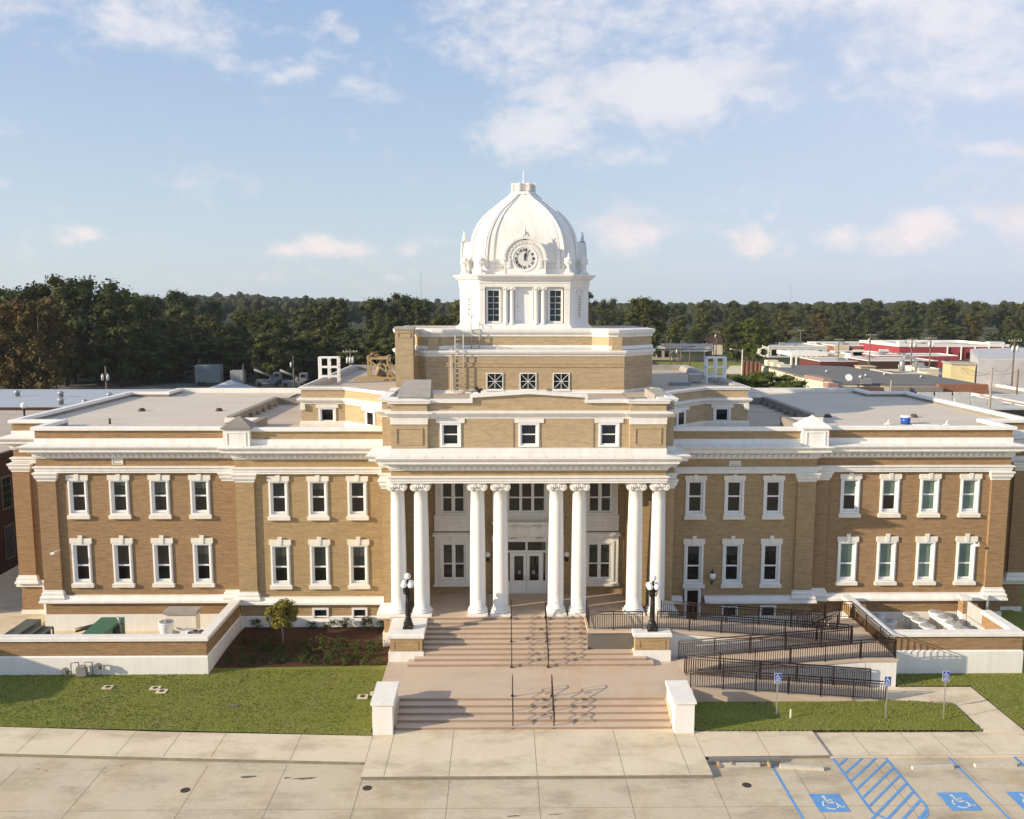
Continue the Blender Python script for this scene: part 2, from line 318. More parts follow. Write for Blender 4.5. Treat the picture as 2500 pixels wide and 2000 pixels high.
def grassmat(name,c,c2,c3):
    mt,nt,n,l,b=newmat(name); g=n.new('ShaderNodeNewGeometry'); P=g.outputs['Position']
    a=tnoise(n,l,P,6,8,.75,.3,.7); d=tnoise(n,l,P,.5,6,.65,.45,.75); e=tnoise(n,l,P,28,4,.8,.3,.7)
    col=mixrgb(n,l,a,c,c2); col=mixrgb(n,l,wmul(n,l,d,.75),col,c3); col=mixrgb(n,l,wmul(n,l,e,.4),col,tuple(x*.6 for x in c))
    l.new(col,b.inputs['Base Color']); b.inputs['Roughness'].default_value=.9; b.inputs['Specular IOR Level'].default_value=.15
    bp=n.new('ShaderNodeBump'); bp.inputs['Strength'].default_value=.6; bp.inputs['Distance'].default_value=.04; tx=n.new('ShaderNodeTexNoise'); tx.inputs['Scale'].default_value=14; tx.inputs['Detail'].default_value=8; tx.inputs['Roughness'].default_value=.8; l.new(P,tx.inputs['Vector']); l.new(tx.outputs['Fac'],bp.inputs['Height']); l.new(bp.outputs[0],b.inputs['Normal'])
    return mt
GRASS=grassmat('lawn_grass',(.175,.20,.036),(.235,.245,.055),(.235,.215,.085))
EARTH=grassmat('rough_ground',(.085,.10,.03),(.12,.11,.05),(.16,.14,.09))
MULCH=grassmat('bark_mulch',(.10,.048,.03),(.055,.027,.018),(.13,.075,.045))
BLUE=plain('worn_blue_road_paint',(.10,.29,.60),.7,.25,2.5,c2=(.17,.35,.60)); WPAINT=plain('white_road_paint',(.68,.67,.64),.7,.15,4)
SIGNB=plain('sign_blue',(.02,.075,.32),.4,.08,4); SIGNW=plain('sign_white',(.75,.76,.78),.5,.05,4)
def leafmat(name,c,c2,c3=None,dark=.42):
    mt,nt,n,l,b=newmat(name); t=n.new('ShaderNodeTexCoord'); oi=n.new('ShaderNodeObjectInfo'); P=t.outputs['Object']
    a=tnoise(n,l,P,.55,5,.65,.38,.62); e=tnoise(n,l,P,2.6,4,.7,.35,.65)
    col=mixrgb(n,l,a,c,c2); col=mixrgb(n,l,wmul(n,l,e,.4),col,tuple(x*dark for x in c))
    hs=n.new('ShaderNodeHueSaturation'); l.new(col,hs.inputs['Color'])
    r1=n.new('ShaderNodeMapRange'); l.new(oi.outputs['Random'],r1.inputs[0]); r1.inputs[3].default_value=.475; r1.inputs[4].default_value=.515; l.new(r1.outputs[0],hs.inputs['Hue'])
    r2=n.new('ShaderNodeMapRange'); l.new(oi.outputs['Random'],r2.inputs[0]); r2.inputs[3].default_value=1.2; r2.inputs[4].default_value=.72; l.new(r2.outputs[0],hs.inputs['Value'])
    l.new(hs.outputs[0],b.inputs['Base Color']); b.inputs['Roughness'].default_value=.75; b.inputs['Specular IOR Level'].default_value=.15
    return mt
LF=leafmat('dark_green_leaves',(.040,.054,.012),(.072,.084,.020)); LF2=leafmat('olive_green_leaves',(.058,.068,.015),(.095,.098,.023)); LFO=leafmat('autumn_orange_leaves',(.115,.072,.014),(.066,.062,.014)); LFY=leafmat('bright_green_leaves',(.075,.10,.016),(.05,.07,.013)); LFP=leafmat('far_wood_leaves',(.030,.036,.012),(.046,.05,.016))
BARK=plain('bark',(.10,.08,.06),.9,.3,4); BARKP=plain('pale_bark',(.30,.26,.21),.9,.3,4)
# ================= GROUND
def slab(name,poly,z,mat,thick=.0,zb=None):
    b=MB()
    if thick: b.prism(poly,z-thick,z,bottom=False)
    else: b.quad(*[(x,y,z) for x,y in poly])
    return struct(b.build(name,mat))
def rect(x0,x1,y0,y1): return [(x0,y0),(x1,y0),(x1,y1),(x0,y1)]
slab('ground',rect(-3480,3480,-78,3590),-.30,EARTH)
slab('street',rect(-70,80,-60,-12.0),-.15,STREET)
slab('side_driveway',[(-60,-14.3),(-31.9,-5.9),(-29.5,-5.9),(-29.5,60),(-60,60)],-.02,WALK,.25)
slab('side_street',[(33,2),(60,2),(75,60),(46,60),(38,20)],-.2,plain('asphalt',(.10,.10,.10),.9,.2,1.5))
slab('lawn',[(31,-12.6),(60,-12.6),(60,2),(33,2),(44,30),(36,60),(31,60)],-.06,GRASS,.2)
# sidewalks
W_L=[(-60,-12.2),(-60,-9.9)]
slab('sidewalk',[(-45,-12.75),(-24.6,-13.97),(-16,-14.47),(-7.28,-14.93),(-7.28,-12.69),(-16.9,-12.21),(-24.6,-11.66),(-45,-10.5)],0,WALK,.3)
slab('entrance_pavement',rect(-7.26,7.27,-16.1,-12.15),0.004,WALK,.3)
slab('sidewalk',[(7.29,-14.62),(12.7,-14.56),(12.7,-12.43),(7.29,-12.37)],0,WALK,.3)
slab('sidewalk',[(12.72,-14.56),(60,-14.4),(60,-12.35),(22.5,-12.48),(12.72,-12.46)],-.07,WALK,.2)
slab('path',[(17.3,-9.5),(20.6,-9.84),(20.62,-12.46),(22.42,-12.46),(22.4,-7.92),(18.55,-7.88),(17.3,-7.95)],.0,WALK,.2)
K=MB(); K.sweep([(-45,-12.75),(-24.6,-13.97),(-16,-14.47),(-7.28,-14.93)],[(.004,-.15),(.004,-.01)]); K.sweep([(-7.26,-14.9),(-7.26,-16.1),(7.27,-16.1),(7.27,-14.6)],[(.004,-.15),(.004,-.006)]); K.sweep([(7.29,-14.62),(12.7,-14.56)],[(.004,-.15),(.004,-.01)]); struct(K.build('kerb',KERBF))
# dirty kerb face strips before real steps (sidewalk top 0, street -.15)
# joints
J=MB()
def jl(x0,y0,x1,y1,z,w=.016):
    d=Vector((x1-x0,y1-y0)).normalized(); n_=Vector((-d.y,d.x))*w/2
    J.quad((x0-n_.x,y0-n_.y,z),(x1-n_.x,y1-n_.y,z),(x1+n_.x,y1+n_.y,z),(x0+n_.x,y0+n_.y,z))
for x in (-22.52,-20.36,-18.1,-16.03,-13.95,-10.5,-25.2,-28): 
    fr=lambda X:-12.69+(-7.28-X)*.0595; jl(x,fr(x)-2.24,x,fr(x),.004)
for x in (-6.33,-3.65,0,3.62,6.35): jl(x,-16.1,x,-12.15,.008)
for x in (-25.5,-21.9,-18.25,-13.95,-10.6,-7.24): jl(x,-22,x,-14.9,-.146)
for x in (-3.62,.02,3.65,7.28,10.9,14.5,18.1,21.7,25.3): jl(x,-22,x,-16.12 if x<7 else (-14.6),-.146)
jl(-40,-18.2,30,-18.15,-.146)
for x in (10.1,): jl(x,-14.6,x,-12.4,.004)
for x in (12.74,14.5,16.7,18.1,20.0,22.45,25): jl(x,-14.5,x,-12.46,-.066)
jl(12.72,-14.52,60,-14.42,-.066); jl(18.9,-7.9,20.6,-9.8,.004)
struct(J.build('pavement_joint',JOINT))
# stains
ST=MB()
def blob(x,y,a,b_,z,rz=0,n=14,sd=0):
    rr=random.Random(sd); pts=[]
    for i in range(n):
        t=2*PI*i/n; r=1+rr.uniform(-.35,.25); px=a*r*math.cos(t); py=b_*r*math.sin(t); pts.append((x+px*math.cos(rz)-py*math.sin(rz),y+px*math.sin(rz)+py*math.cos(rz),z))
    ST.quad(*pts)
for i,(x,y,a,b_) in enumerate([(-12.0,-15.8,.32,.09),(-9.6,-15.95,.5,.08),(-10.35,-15.9,.14,.06),(-3.0,-16.9,.0,.0),(-21,-15.1,.1,.04),(-20.6,-15.25,.08,.03),(-17.6,-14.9,.08,.03),(-18.1,-15.4,.1,.03),(.6,-18.6,.3,.03),(-1.0,-18.7,.3,.05),(5.3,-16.8,.04,.03)]):
    if a: blob(x,y,a,b_,-.1455,.1,sd=i)
struct(ST.build('pavement_stain',plain('damp_stain',(.17,.145,.11),.8,.3,5)))
# lawns (left one rises gently to the house)
def lawnz(x,y): return .02+max(0,min(1,(y+12.5)/7))*.09
def gridlawn(name,poly,zf,mat,nx=30,ny=12):
    b=MB(); # poly: 4 corners bl,br,tr,tl
    bl,br_,tr,tl=[Vector(p) for p in poly]; pt=[]
    for j in range(ny+1):
        for i in range(nx+1):
            u=i/nx; v=j/ny; p=(bl*(1-u)+br_*u)*(1-v)+(tl*(1-u)+tr*u)*v; b.v.append((p.x,p.y,zf(p.x,p.y)+random.uniform(-.008,.008)*(0<i<nx and 0<j<ny)))
    for j in range(ny):
        for i in range(nx): a=j*(nx+1)+i; b.f.append((a,a+1,a+nx+2,a+nx+1)); b.sm.append(True)
    return struct(b.build(name,mat))
gridlawn('lawn',[(-32,-11.25),(-7.42,-12.68),(-7.42,-5.2),(-32,-5.5)],lawnz,GRASS)
gridlawn('lawn',[(7.42,-12.36),(20.42,-12.47),(20.55,-9.86),(7.42,-8.0)],lambda x,y:.035+.0*x,GRASS,26,6)
gridlawn('lawn',[(22.44,-12.34),(31,-12.34),(31,-5),(22.42,-7.9)],lambda x,y:.03,GRASS)
gridlawn('lawn',[(18.7,-7.85),(31,-7.85),(31,9),(18.7,9)],lambda x,y:.034,GRASS)
def bedz(x,y): return .13+.25*max(0,min(1,(y+5.6)/5.5))
gridlawn('mulch_bed',[(-16.95,-5.55),(-7.45,-5.2),(-7.45,.1),(-16.6,.1)],bedz,MULCH,40,24)
# short grass tufts
TG=MB(); rr=random.Random(3)
def tufts(n,fx,zf):
    for _ in range(n):
        x,y=fx(); z=zf(x,y); a=rr.uniform(0,PI); w=rr.uniform(.012,.03); h=rr.uniform(.03,.075); dx=math.cos(a)*w; dy=math.sin(a)*w; lx=rr.uniform(-.03,.03); ly=rr.uniform(-.03,.03)
        b=len(TG.v); TG.v+=[(x-dx,y-dy,z-.01),(x+dx,y+dy,z-.01),(x+lx,y+ly,z+h)]; TG.f.append((b,b+1,b+2)); TG.sm.append(False)
def rl():
    x=rr.uniform(-28,-7.5); f0=-12.62+(-7.42-x)*.058; return x,rr.uniform(f0-.09,-5.75)
tufts(26000,rl,lawnz)
def rl2():
    x=rr.uniform(7.5,20.5); return x,rr.uniform(-12.5,-8.5-(x-7.5)*.09)
tufts(11000,rl2,lambda x,y:.03)
tufts(9000,lambda:(rr.uniform(22.5,31),rr.uniform(-12.3,-7.9)),lambda x,y:.03); tufts(5000,lambda:(rr.uniform(18.8,31),rr.uniform(-7.85,-6.5)),lambda x,y:.03)
tag(TG.build('grass',leafmat('grass_blades',(.19,.215,.04),(.25,.25,.06))),'short green turf covering the lawns in front of the building','grass',kind='stuff')

# ================= COURTHOUSE
CH=thing('courthouse','buff brick courthouse with white columns, long side wings and a white clock dome','courthouse',(0,0,0))
def mir(p): return [(-x,y) for x,y in reversed(p)]
LEFT=[(-28.45,23.0),(-28.45,20.2),(-31.45,20.2),(-31.45,3.2),(-28.45,3.2),(-28.45,.12),(-16.87,.12),(-16.87,-.28),(-8.05,-.28),(-8.05,-2.9),(-7.42,-2.9),(-7.42,-3.75)]
FULL=LEFT+mir(LEFT)
ARCH=[(-.25,9.55),(.05,9.55),(.05,9.67),(.09,9.68),(.09,9.80),(.17,9.86),(.17,9.93),(0,9.96)]
CORN=[(0,10.40),(.08,10.42),(.08,10.50),(.14,10.52),(.14,10.71),(.3,10.74),(.34,10.84),(.60,10.87),(.60,11.02),(.70,11.08),(.76,11.17),(.02,11.27)]
MB().sweep(LEFT[:9],ARCH).build('architrave',WH,CH); MB().sweep(mir(LEFT[:9]),ARCH).build('architrave',WH,CH)
ARC2=[(o,z+.17) for o,z in ARCH]; ARC2[0]=(-.25,9.72)
MB().sweep(LEFT[8:]+mir(LEFT[8:]),ARC2).build('architrave',WH,CH)
MB().sweep(FULL,CORN).build('cornice',WH,CH)
def along(path,sp,fn,inset=.25):
    for i in range(len(path)-1):
        a=Vector(path[i]); c=Vector(path[i+1]); L=(c-a).length
        if L<.5: continue
        d=(c-a)/L; k=int((L-2*inset)/sp)
        if k<1: k=1
        s0=(L-(k-1)*sp)/2
        for j in range(k): fn(a+d*(s0+j*sp),d)
DN=MB()
def dent(p,d):
    n=Vector((d.y,-d.x)); w=.09; a=p-d*w+n*.13; b=p+d*w+n*.13; c=p+d*w+n*.29; e=p-d*w+n*.29; k=len(DN.v)
    DN.prism([(e.x,e.y),(c.x,c.y),(b.x,b.y),(a.x,a.y)],10.54,10.70)
along(FULL[3:-3],.34,dent); DN.build('dentil_course',WH,CH)
# cornice slab joints : thin lines on the upper slope
CJ=MB()
def cj(p,d):
    n=Vector((d.y,-d.x)); a=p+n*.05; b=p+n*.68
    q=d*.008; CJ.quad((a.x-q.x,a.y-q.y,11.27),(b.x-q.x,b.y-q.y,11.188),(b.x+q.x,b.y+q.y,11.188),(a.x+q.x,a.y+q.y,11.27))
along(FULL[4:-4],.92,cj,.1); CJ.build('cornice_joint',plain('cornice_joint_grey',(.48,.46,.42),.8),CH)
# frieze bricks
def fr(path,mat): MB().sweep(path,[(0,9.93),(0,10.42)]).build('frieze',mat,CH)
fr(LEFT[0:7],BR_E); fr([(-16.87,.12)]+LEFT[7:9],BR_M); MB().sweep(LEFT[8:]+mir(LEFT[8:]),[(0,10.1),(0,10.42)]).build('frieze',BR_M,CH); fr(mir([(-16.87,.12)]+LEFT[7:9]),BR_M); fr(mir(LEFT[0:7]),BR_E)
# blocking course + parapets
WING=LEFT[0:9]; 
for s in (1,-1):
    pth=WING if s==1 else mir(WING)
    MB().sweep(pth,[(.03,11.2),(.03,11.56),(-.02,11.58)]).build('blocking_course',WH,CH)
    e=LEFT[0:7]; mdl=[(-16.87,.12),(-16.87,-.28),(-8.05,-.28)]
    if s==-1: e=mir(e); mdl=mir(mdl)
    MB().sweep(e,[(-.02,11.55),(-.02,12.06)]).build('parapet',BR_E,CH)
    MB().sweep(mdl,[(-.02,11.55),(-.02,12.06)]).build('parapet',BR_M,CH)
    MB().sweep(pth,[(.14,12.05),(.14,12.22),(.10,12.25),(-.32,12.25),(-.34,12.05)],loop=True).build('coping',WH,CH)
    MB().sweep(pth,[(-.30,12.06),(-.30,11.7)]).build('parapet_lining',STUC,CH)
# wing roofs
for s in (1,-1):
    X=lambda a:a*s
    def pol(p): return [(x*s,y) for x,y in p] if s==1 else [(x*s,y) for x,y in reversed(p)]
    b=MB(); b.quad(*[(x,y,11.85) for x,y in pol([(-28.2,3.45),(-28.2,.35),(-18.45,.35),(-18.45,22.8),(-28.2,22.8),(-28.2,19.95),(-31.2,19.95),(-31.2,3.45)])]); b.build('roof',ROOF,CH)
    b=MB(); b.quad(*[(x,y,11.72) for x,y in pol([(-18.45,.2),(-8.0,.2),(-8.0,22.8),(-18.45,22.8)])]); b.build('roof',ROOF2,CH)
    b=MB(); b.box(X(-18.75),X(-18.35),4.6,15.9,11.6,12.28); b.box(X(-18.35),X(-13.9),15.6,16.0,11.6,12.22); b.box(X(-18.72),X(-16.6),4.25,4.58,11.6,12.2); b.box(X(-16.6),X(-16.2),1.6,4.6,11.6,12.25)
    for i in range(7): b.box(X(-18.34),X(-18.1),5+i*1.55,5.4+i*1.55,11.6,11.95+.05*(i%3))
    b.build('roof_upstand',STUC,CH)
    b=MB(); b.box(X(-18.75),X(-16.6),4.12,4.248,11.95,12.24); b.build('upstand_capping',WH,CH)
    # back coping
    b=MB(); b.box(X(-28.6),X(-8),22.85,23.2,11.2,12.25); b.build('rear_parapet',WH if 1 else STUC,CH)
# walls of the wings (front sheets with window holes)
WX=(19.1,21.45,23.8,26.2); MX=(9.85,12.13,14.42)
def holes(xs): return [h for x in xs for h in ((x-.57,x+.57,7.02,9.10),(x-.57,x+.57,2.87,5.30))]
MB().sheet(-28.45,-16.87,1.7,9.6,.28,holes([-x for x in WX])).build('front_wall',BR_E,CH)
MB().sheet(16.87,28.45,1.7,9.6,.28,holes(WX)).build('front_wall',BR_E,CH)
MB().sheet(-16.87,-8.0,1.7,9.6,-.13,holes([-x for x in MX])).build('front_wall',BR_M,CH)
MB().sheet(8.0,16.87,1.7,9.6,-.13,holes(MX)+[(9.33,10.37,1.0,2.7)]).build('front_wall',BR_M,CH)
for s in (1,-1):
    p=[(-28.45,23),(-28.45,20.2),(-31.45,20.2),(-31.45,3.2),(-28.45,3.2),(-28.45,.4)]
    if s==-1:p=mir(p)
    MB().sweep(p,[(0,-.3),(0,9.6)]).build('side_wall',BR_E,CH)
# returns closing the pilaster planes beneath the architrave
# pilasters : (x0,x1,yfront,yback,mat)
CAPP=[(.0,9.05),(.03,9.06),(.03,9.14),(.08,9.20),(.13,9.30),(.13,9.40),(.20,9.50),(.20,9.58),(0,9.58)]
BASEP=[(0,2.52),(.05,2.50),(.05,2.42),(.12,2.36),(.12,2.22),(.2,2.12),(.2,2.0)]
def pilaster(x0,x1,yf,yb,mat,cap=True,base=True,z0=2.0,z1=9.58):
    if x0>x1:x0,x1=x1,x0
    b=MB().box(x0,x1,yf,yb,z0,z1).build('pilaster',mat,CH)
    pth=[(x0,yb),(x0,yf),(x1,yf),(x1,yb)]
    if cap: MB().sweep(pth,CAPP).build('capital',WH,b)
    if base: MB().sweep(pth,BASEP).build('base',WH,b)
for s in (1,-1):
    pilaster(s*-28.45,s*-27.4,.12,.5,BR_E); pilaster(s*-17.75,s*-16.87,.12,.5,BR_E); pilaster(s*-16.86,s*-15.8,-.28,.1,BR_M)
    pilaster(s*-31.5,s*-30.45,3.0,3.4,BR_E); 
# ledge and basement storey
LEDGE=[(-.35,2.2),(.02,2.16),(.06,2.06),(.24,1.92),(.26,1.80),(.20,1.75),(-.02,1.72)]
LP=LEFT[2:10]
MB().sweep(LP,LEDGE).build('base_ledge',WH,CH)
rp=mir(LP); 
# on the right the ledge is broken by the basement door
MB().sweep([(8.05,-2.9),(8.05,-.28),(9.2,-.28)],LEDGE).build('base_ledge',WH,CH)
MB().sweep([(10.5,-.28),(16.87,-.28),(16.87,.12)]+[(28.45,.12),(28.45,3.2),(31.45,3.2),(31.45,20.2)],LEDGE).build('base_ledge',WH,CH)
for s in (1,-1):
    a=LEFT[2:7]; 
    if s==-1:a=mir(a)
    MB().sweep(a,[(-.02,.98),(-.02,1.76)]).build('basement_wall',BR_E,CH)
    MB().sweep(a,[(-.01,1.03),(.05,1.01),(.05,-.35)]).build('plinth',WH,CH)
for s in (1,-1):
    a=[(-31.45,20.1),(-31.45,3.2),(-28.52,3.2)]
    if s==-1:a=mir(a)
    MB().sweep(a,[(.02,1.7),(.056,1.06),(.056,.22)]).build('basement_wall',BR_E,CH); MB().sweep(a,[(.05,.24),(.11,.22),(.11,-.3)]).build('plinth',WH,CH)
bw=[(12.13-.42,12.13+.42,.98,1.5),(9.85-.38,9.85+.38,.98,1.5)]; bwR=[(11.58,12.46,.98,1.5),(13.9,14.75,.98,1.5),(9.33,10.37,.9,1.8)]
MB().sheet(-16.87,-8.05,.98,1.76,-.26,[(-h[1],-h[0],h[2],h[3]) for h in bw]).build('basement_wall',BR_M,CH)
MB().sheet(8.05,9.33,.98,1.76,-.26).build('basement_wall',BR_M,CH); MB().sheet(10.37,16.87,.98,1.76,-.26,bwR[:2]).build('basement_wall',BR_M,CH)
b=MB(); b.sheet(-16.87,-8.05,-.3,.98,-.32,[(-12.6,-11.66,.7,1.2),(-10.3,-9.4,.7,1.2)]); b.quad((-16.87,-.32,.98),(-8.05,-.32,.98),(-8.05,-.26,1.03),(-16.87,-.26,1.03)); b.quad((-16.87,.12,-.3),(-16.87,-.32,-.3),(-16.87,-.32,1.0),(-16.87,.12,1.0)); b.build('plinth',WH,CH)
b=MB(); b.sheet(8.05,16.87,-.3,.98,-.32,[(9.33,10.37,-.3,1.1)]); b.build('plinth',WH,CH)
MB().box(-16.872,-16.80,-.26,.12,.98,1.76).build('basement_wall',BR_M,CH)
def small_win(x0,x1,z0,z1,y,mat=GLB,name='basement_window',sill=True,fw_=.12,par=None):
    b=MB(); b.ring(x0-fw_,x1+fw_,z0-fw_,z1+fw_,x0,x1,z0,z1,y-.05,y+.16); 
    o=b.build(name,WW,CH); MB().box(x0-.02,x1+.02,y+.10,y+.13,z0-.02,z1+.02).build('pane',mat,o)
    if sill: MB().box(x0-fw_-.06,x1+fw_+.06,y-.12,y-.04,z0-fw_-.1,z0-fw_+.0).build('sill',WH,o)
    return o
small_win(-12.5,-11.78,.9,1.42,-.28); small_win(-10.18,-9.5,.9,1.42,-.28)
small_win(11.66,12.4,.95,1.5,-.28); small_win(13.96,14.68,.95,1.5,-.28)
# white-painted lower doors
def slabdoor(name,x0,x1,z0,z1,y,glz):
    b=MB(); b.ring(x0-.16,x1+.16,z0-.05,z1+.16,x0,x1,z0,z1,y-.08,y+.16); o=b.build(name,WW,CH); MB().box(x0-.01,x1+.01,y+.1,y+.13,z0,z1).build('pane',glz,o); return o
slabdoor('basement_door',9.5,10.16,.45,2.52,-.2,GL)
MB().box(9.2,10.5,-.42,-.02,2.70,2.88).build('door_hood',WH,CH)
slabdoor('side_door',-29.9,-29.15,.0,2.05,3.0,GL)
BLIND=glass('lowered_blind_behind_glass',(.075,.085,.075),.1)
# wing windows (one shape per storey; every copy its own part)
def wing_window(kind,gu,gl,zs):
    lt,kt,lb,pt_,mr,pb,fbm,sb=zs
    b=MB(); b.ring(-.57,.57,fbm,lb,-.44,.44,fbm+.12,pt_+.07,-.06,.14)
    b.ring(-.50,.50,fbm+.07,lb-.04,-.46,.46,fbm+.12,pt_+.09,-.085,-.06)
    b.ring(-.44,.44,fbm+.12,pt_+.07,-.335,.335,pb,pt_,.06,.15); b.box(-.335,.335,.07,.14,mr-.045,mr+.045); b.box(-.335,.335,.02,.06,pb-.1,pb-.02)
    me=b.mesh('window',WW)
    l=MB(); l.box(-.64,.64,-.09,.14,lb+.002,lt); l.xprism([(-.085,lb-.005),(.085,lb-.005),(.13,kt),(-.13,kt)],-.125,-.085); lm=l.mesh('lintel',CREAM)
    s_=MB(); s_.box(-.65,.65,-.16,.14,sb,fbm); sm=s_.mesh('sill',CREAM)
    return me,lm,sm,(mr,pt_,pb)
U_=wing_window('u',GL,GL,(9.40,9.475,9.11,8.96,8.145,7.28,7.02,6.80))
L_=wing_window('l',GL,GL,(5.62,5.81,5.31,5.14,3.96,3.12,2.87,2.66))
def place_window(kind,x,y,gu,gl):
    me,lm,sm,(mr,pt_,pb)=kind
    o=D.objects.new('window',me); COL.objects.link(o); o.parent=CH; o.location=(x,y,0)
    for nm,q in (('lintel',lm),('sill',sm)): c=D.objects.new(nm,q); COL.objects.link(c); c.parent=o
    for z0,z1,g in ((mr,pt_,gu),(pb,mr,gl)):
        MB().box(-.335,.335,.10,.12,z0,z1).build('pane',g,o)
        if g in (GLB,GLG) and z1>=pt_-.01:
            q_=random.choice((.25,.45,.8,1.0)) if g is GLB else 1.0
            if q_<1: MB().box(-.33,.33,.094,.099,z1-(z1-z0)*q_,z1).build('blind',BLIND,o)
for i,x in enumerate(WX):
    place_window(U_,-x,.28,GLB if i<3 else GL,GL); place_window(L_,-x,.28,GL if i!=0 else GLB,GL)
    place_window(U_,x,.28,GLG,GL if i<2 else GLG); place_window(L_,x,.28,GLG,GLG)
for i,x in enumerate(MX):
    place_window(U_,-x,-.13,GLB,GL); place_window(L_,-x,-.13,GLB,GL); place_window(U_,x,-.13,GL,GL); place_window(L_,x,-.13,GL,GL)
# dark band behind the holes so that no daylight leaks
MB().box(-28.2,28.2,.62,.7,-.3,11.6).build('inner_wall',plain('dark_interior',(.03,.03,.03),.9),CH)
# wall louvres
for x0,x1,z0,z1,y in ((-24.05,-23.41,10.05,10.4,.12),(11.74,12.42,9.98,10.3,-.28),(-17.6,-17.0,1.1,1.7,.1)):
    b=MB(); b.ring(x0,x1,z0,z1,x0+.06,x1-.06,z0+.05,z1-.05,y-.05,y+.02)
    for k in range(3): zz_=z0+.09+k*(z1-z0-.1)/3; b.quad((x0+.06,y-.04,zz_),(x1-.06,y-.04,zz_),(x1-.06,y-.005,zz_+.07),(x0+.06,y-.005,zz_+.07))
    b.build('wall_louvre',CREAM,CH)
# corner boxes on the parapet with small pyramid roofs
for s,capm in ((-1,STUC),(1,WH)):
    cx=s*16.6; b=MB(); b.box(cx-.76,cx+.76,-.62,.75,11.06,12.22); o=b.build('parapet_pier',WH,CH)
    MB().ring(cx-.56,cx+.56,11.22,12.04,cx-.5,cx+.5,11.28,11.98,-.65,-.62).build('panel_moulding',WH,o)
    b=MB(); q=[(cx-.86,-.72),(cx+.86,-.72),(cx+.86,.85),(cx-.86,.85)]; b.prism(q,12.2,12.30); t_=(cx,.07,12.92)
    for i in range(4): b.quad((*q[i],12.30),(*q[(i+1)%4],12.30),t_)
    b.build('pyramid_cap',capm,o)
# small downlight cameras on wall
for x,z,y in ((-27.3,5.0,.1),(27.0,5.3,.35)):
    b=MB(); b.tube([(x,y,z),(x-.12,y-.25,z-.02),(x-.3,y-.4,z-.1)],.025); b.box(x-.42,x-.22,y-.47,y-.33,z-.2,z-.08); b.build('security_camera',WW,CH)
MB().tube([(26.95,.36,2.5),(26.95,.36,9.1)],.045,8).build('rusty_downpipe',plain('orange_yellow_pipe',(.52,.30,.10),.5,.2,6),CH)

# ---------- central pavilion
XP=7.42
# corner piers behind the outer column pairs
for s in (1,-1):
    MB().sweep([(s*a,b_) for a,b_ in ((-8.05,.2),(-8.05,-2.9),(-7.2,-2.9))] if s==1 else [(7.2,-2.9),(8.05,-2.9),(8.05,.2)],[(0,-.3),(0,9.75)]).build('pavilion_pier',BR_M,CH)
    MB().box(s*-7.45,s*-5.72,-2.55,.1,1.0,9.9).build('pavilion_pier',BR_M,CH)
    pth=[(-8.05,-.25),(-8.05,-2.9),(-7.15,-2.9)] if s==1 else [(7.15,-2.9),(8.05,-2.9),(8.05,-.25)]
    o=MB().sweep(pth,[(q,z+.17) for q,z in CAPP]).build('capital',WH,CH)
    MB().sweep(pth,[(0,2.75),(.06,2.7),(.06,2.55),(.2,2.4),(.34,2.25),(.36,2.0),(.3,1.9),(0,1.88)]).build('pier_base',WH,CH)
    MB().sweep(pth,[(0,1.02),(.08,1.0),(.08,-.3)]).build('plinth',WH,CH)
# entablature beam & ceiling
MB().box(-7.38,7.38,-3.72,-2.7,9.73,9.92).build('portico_beam',WH,CH)
MB().box(-7.4,7.4,-2.72,.1,9.88,9.95).build('portico_ceiling',WH,CH)
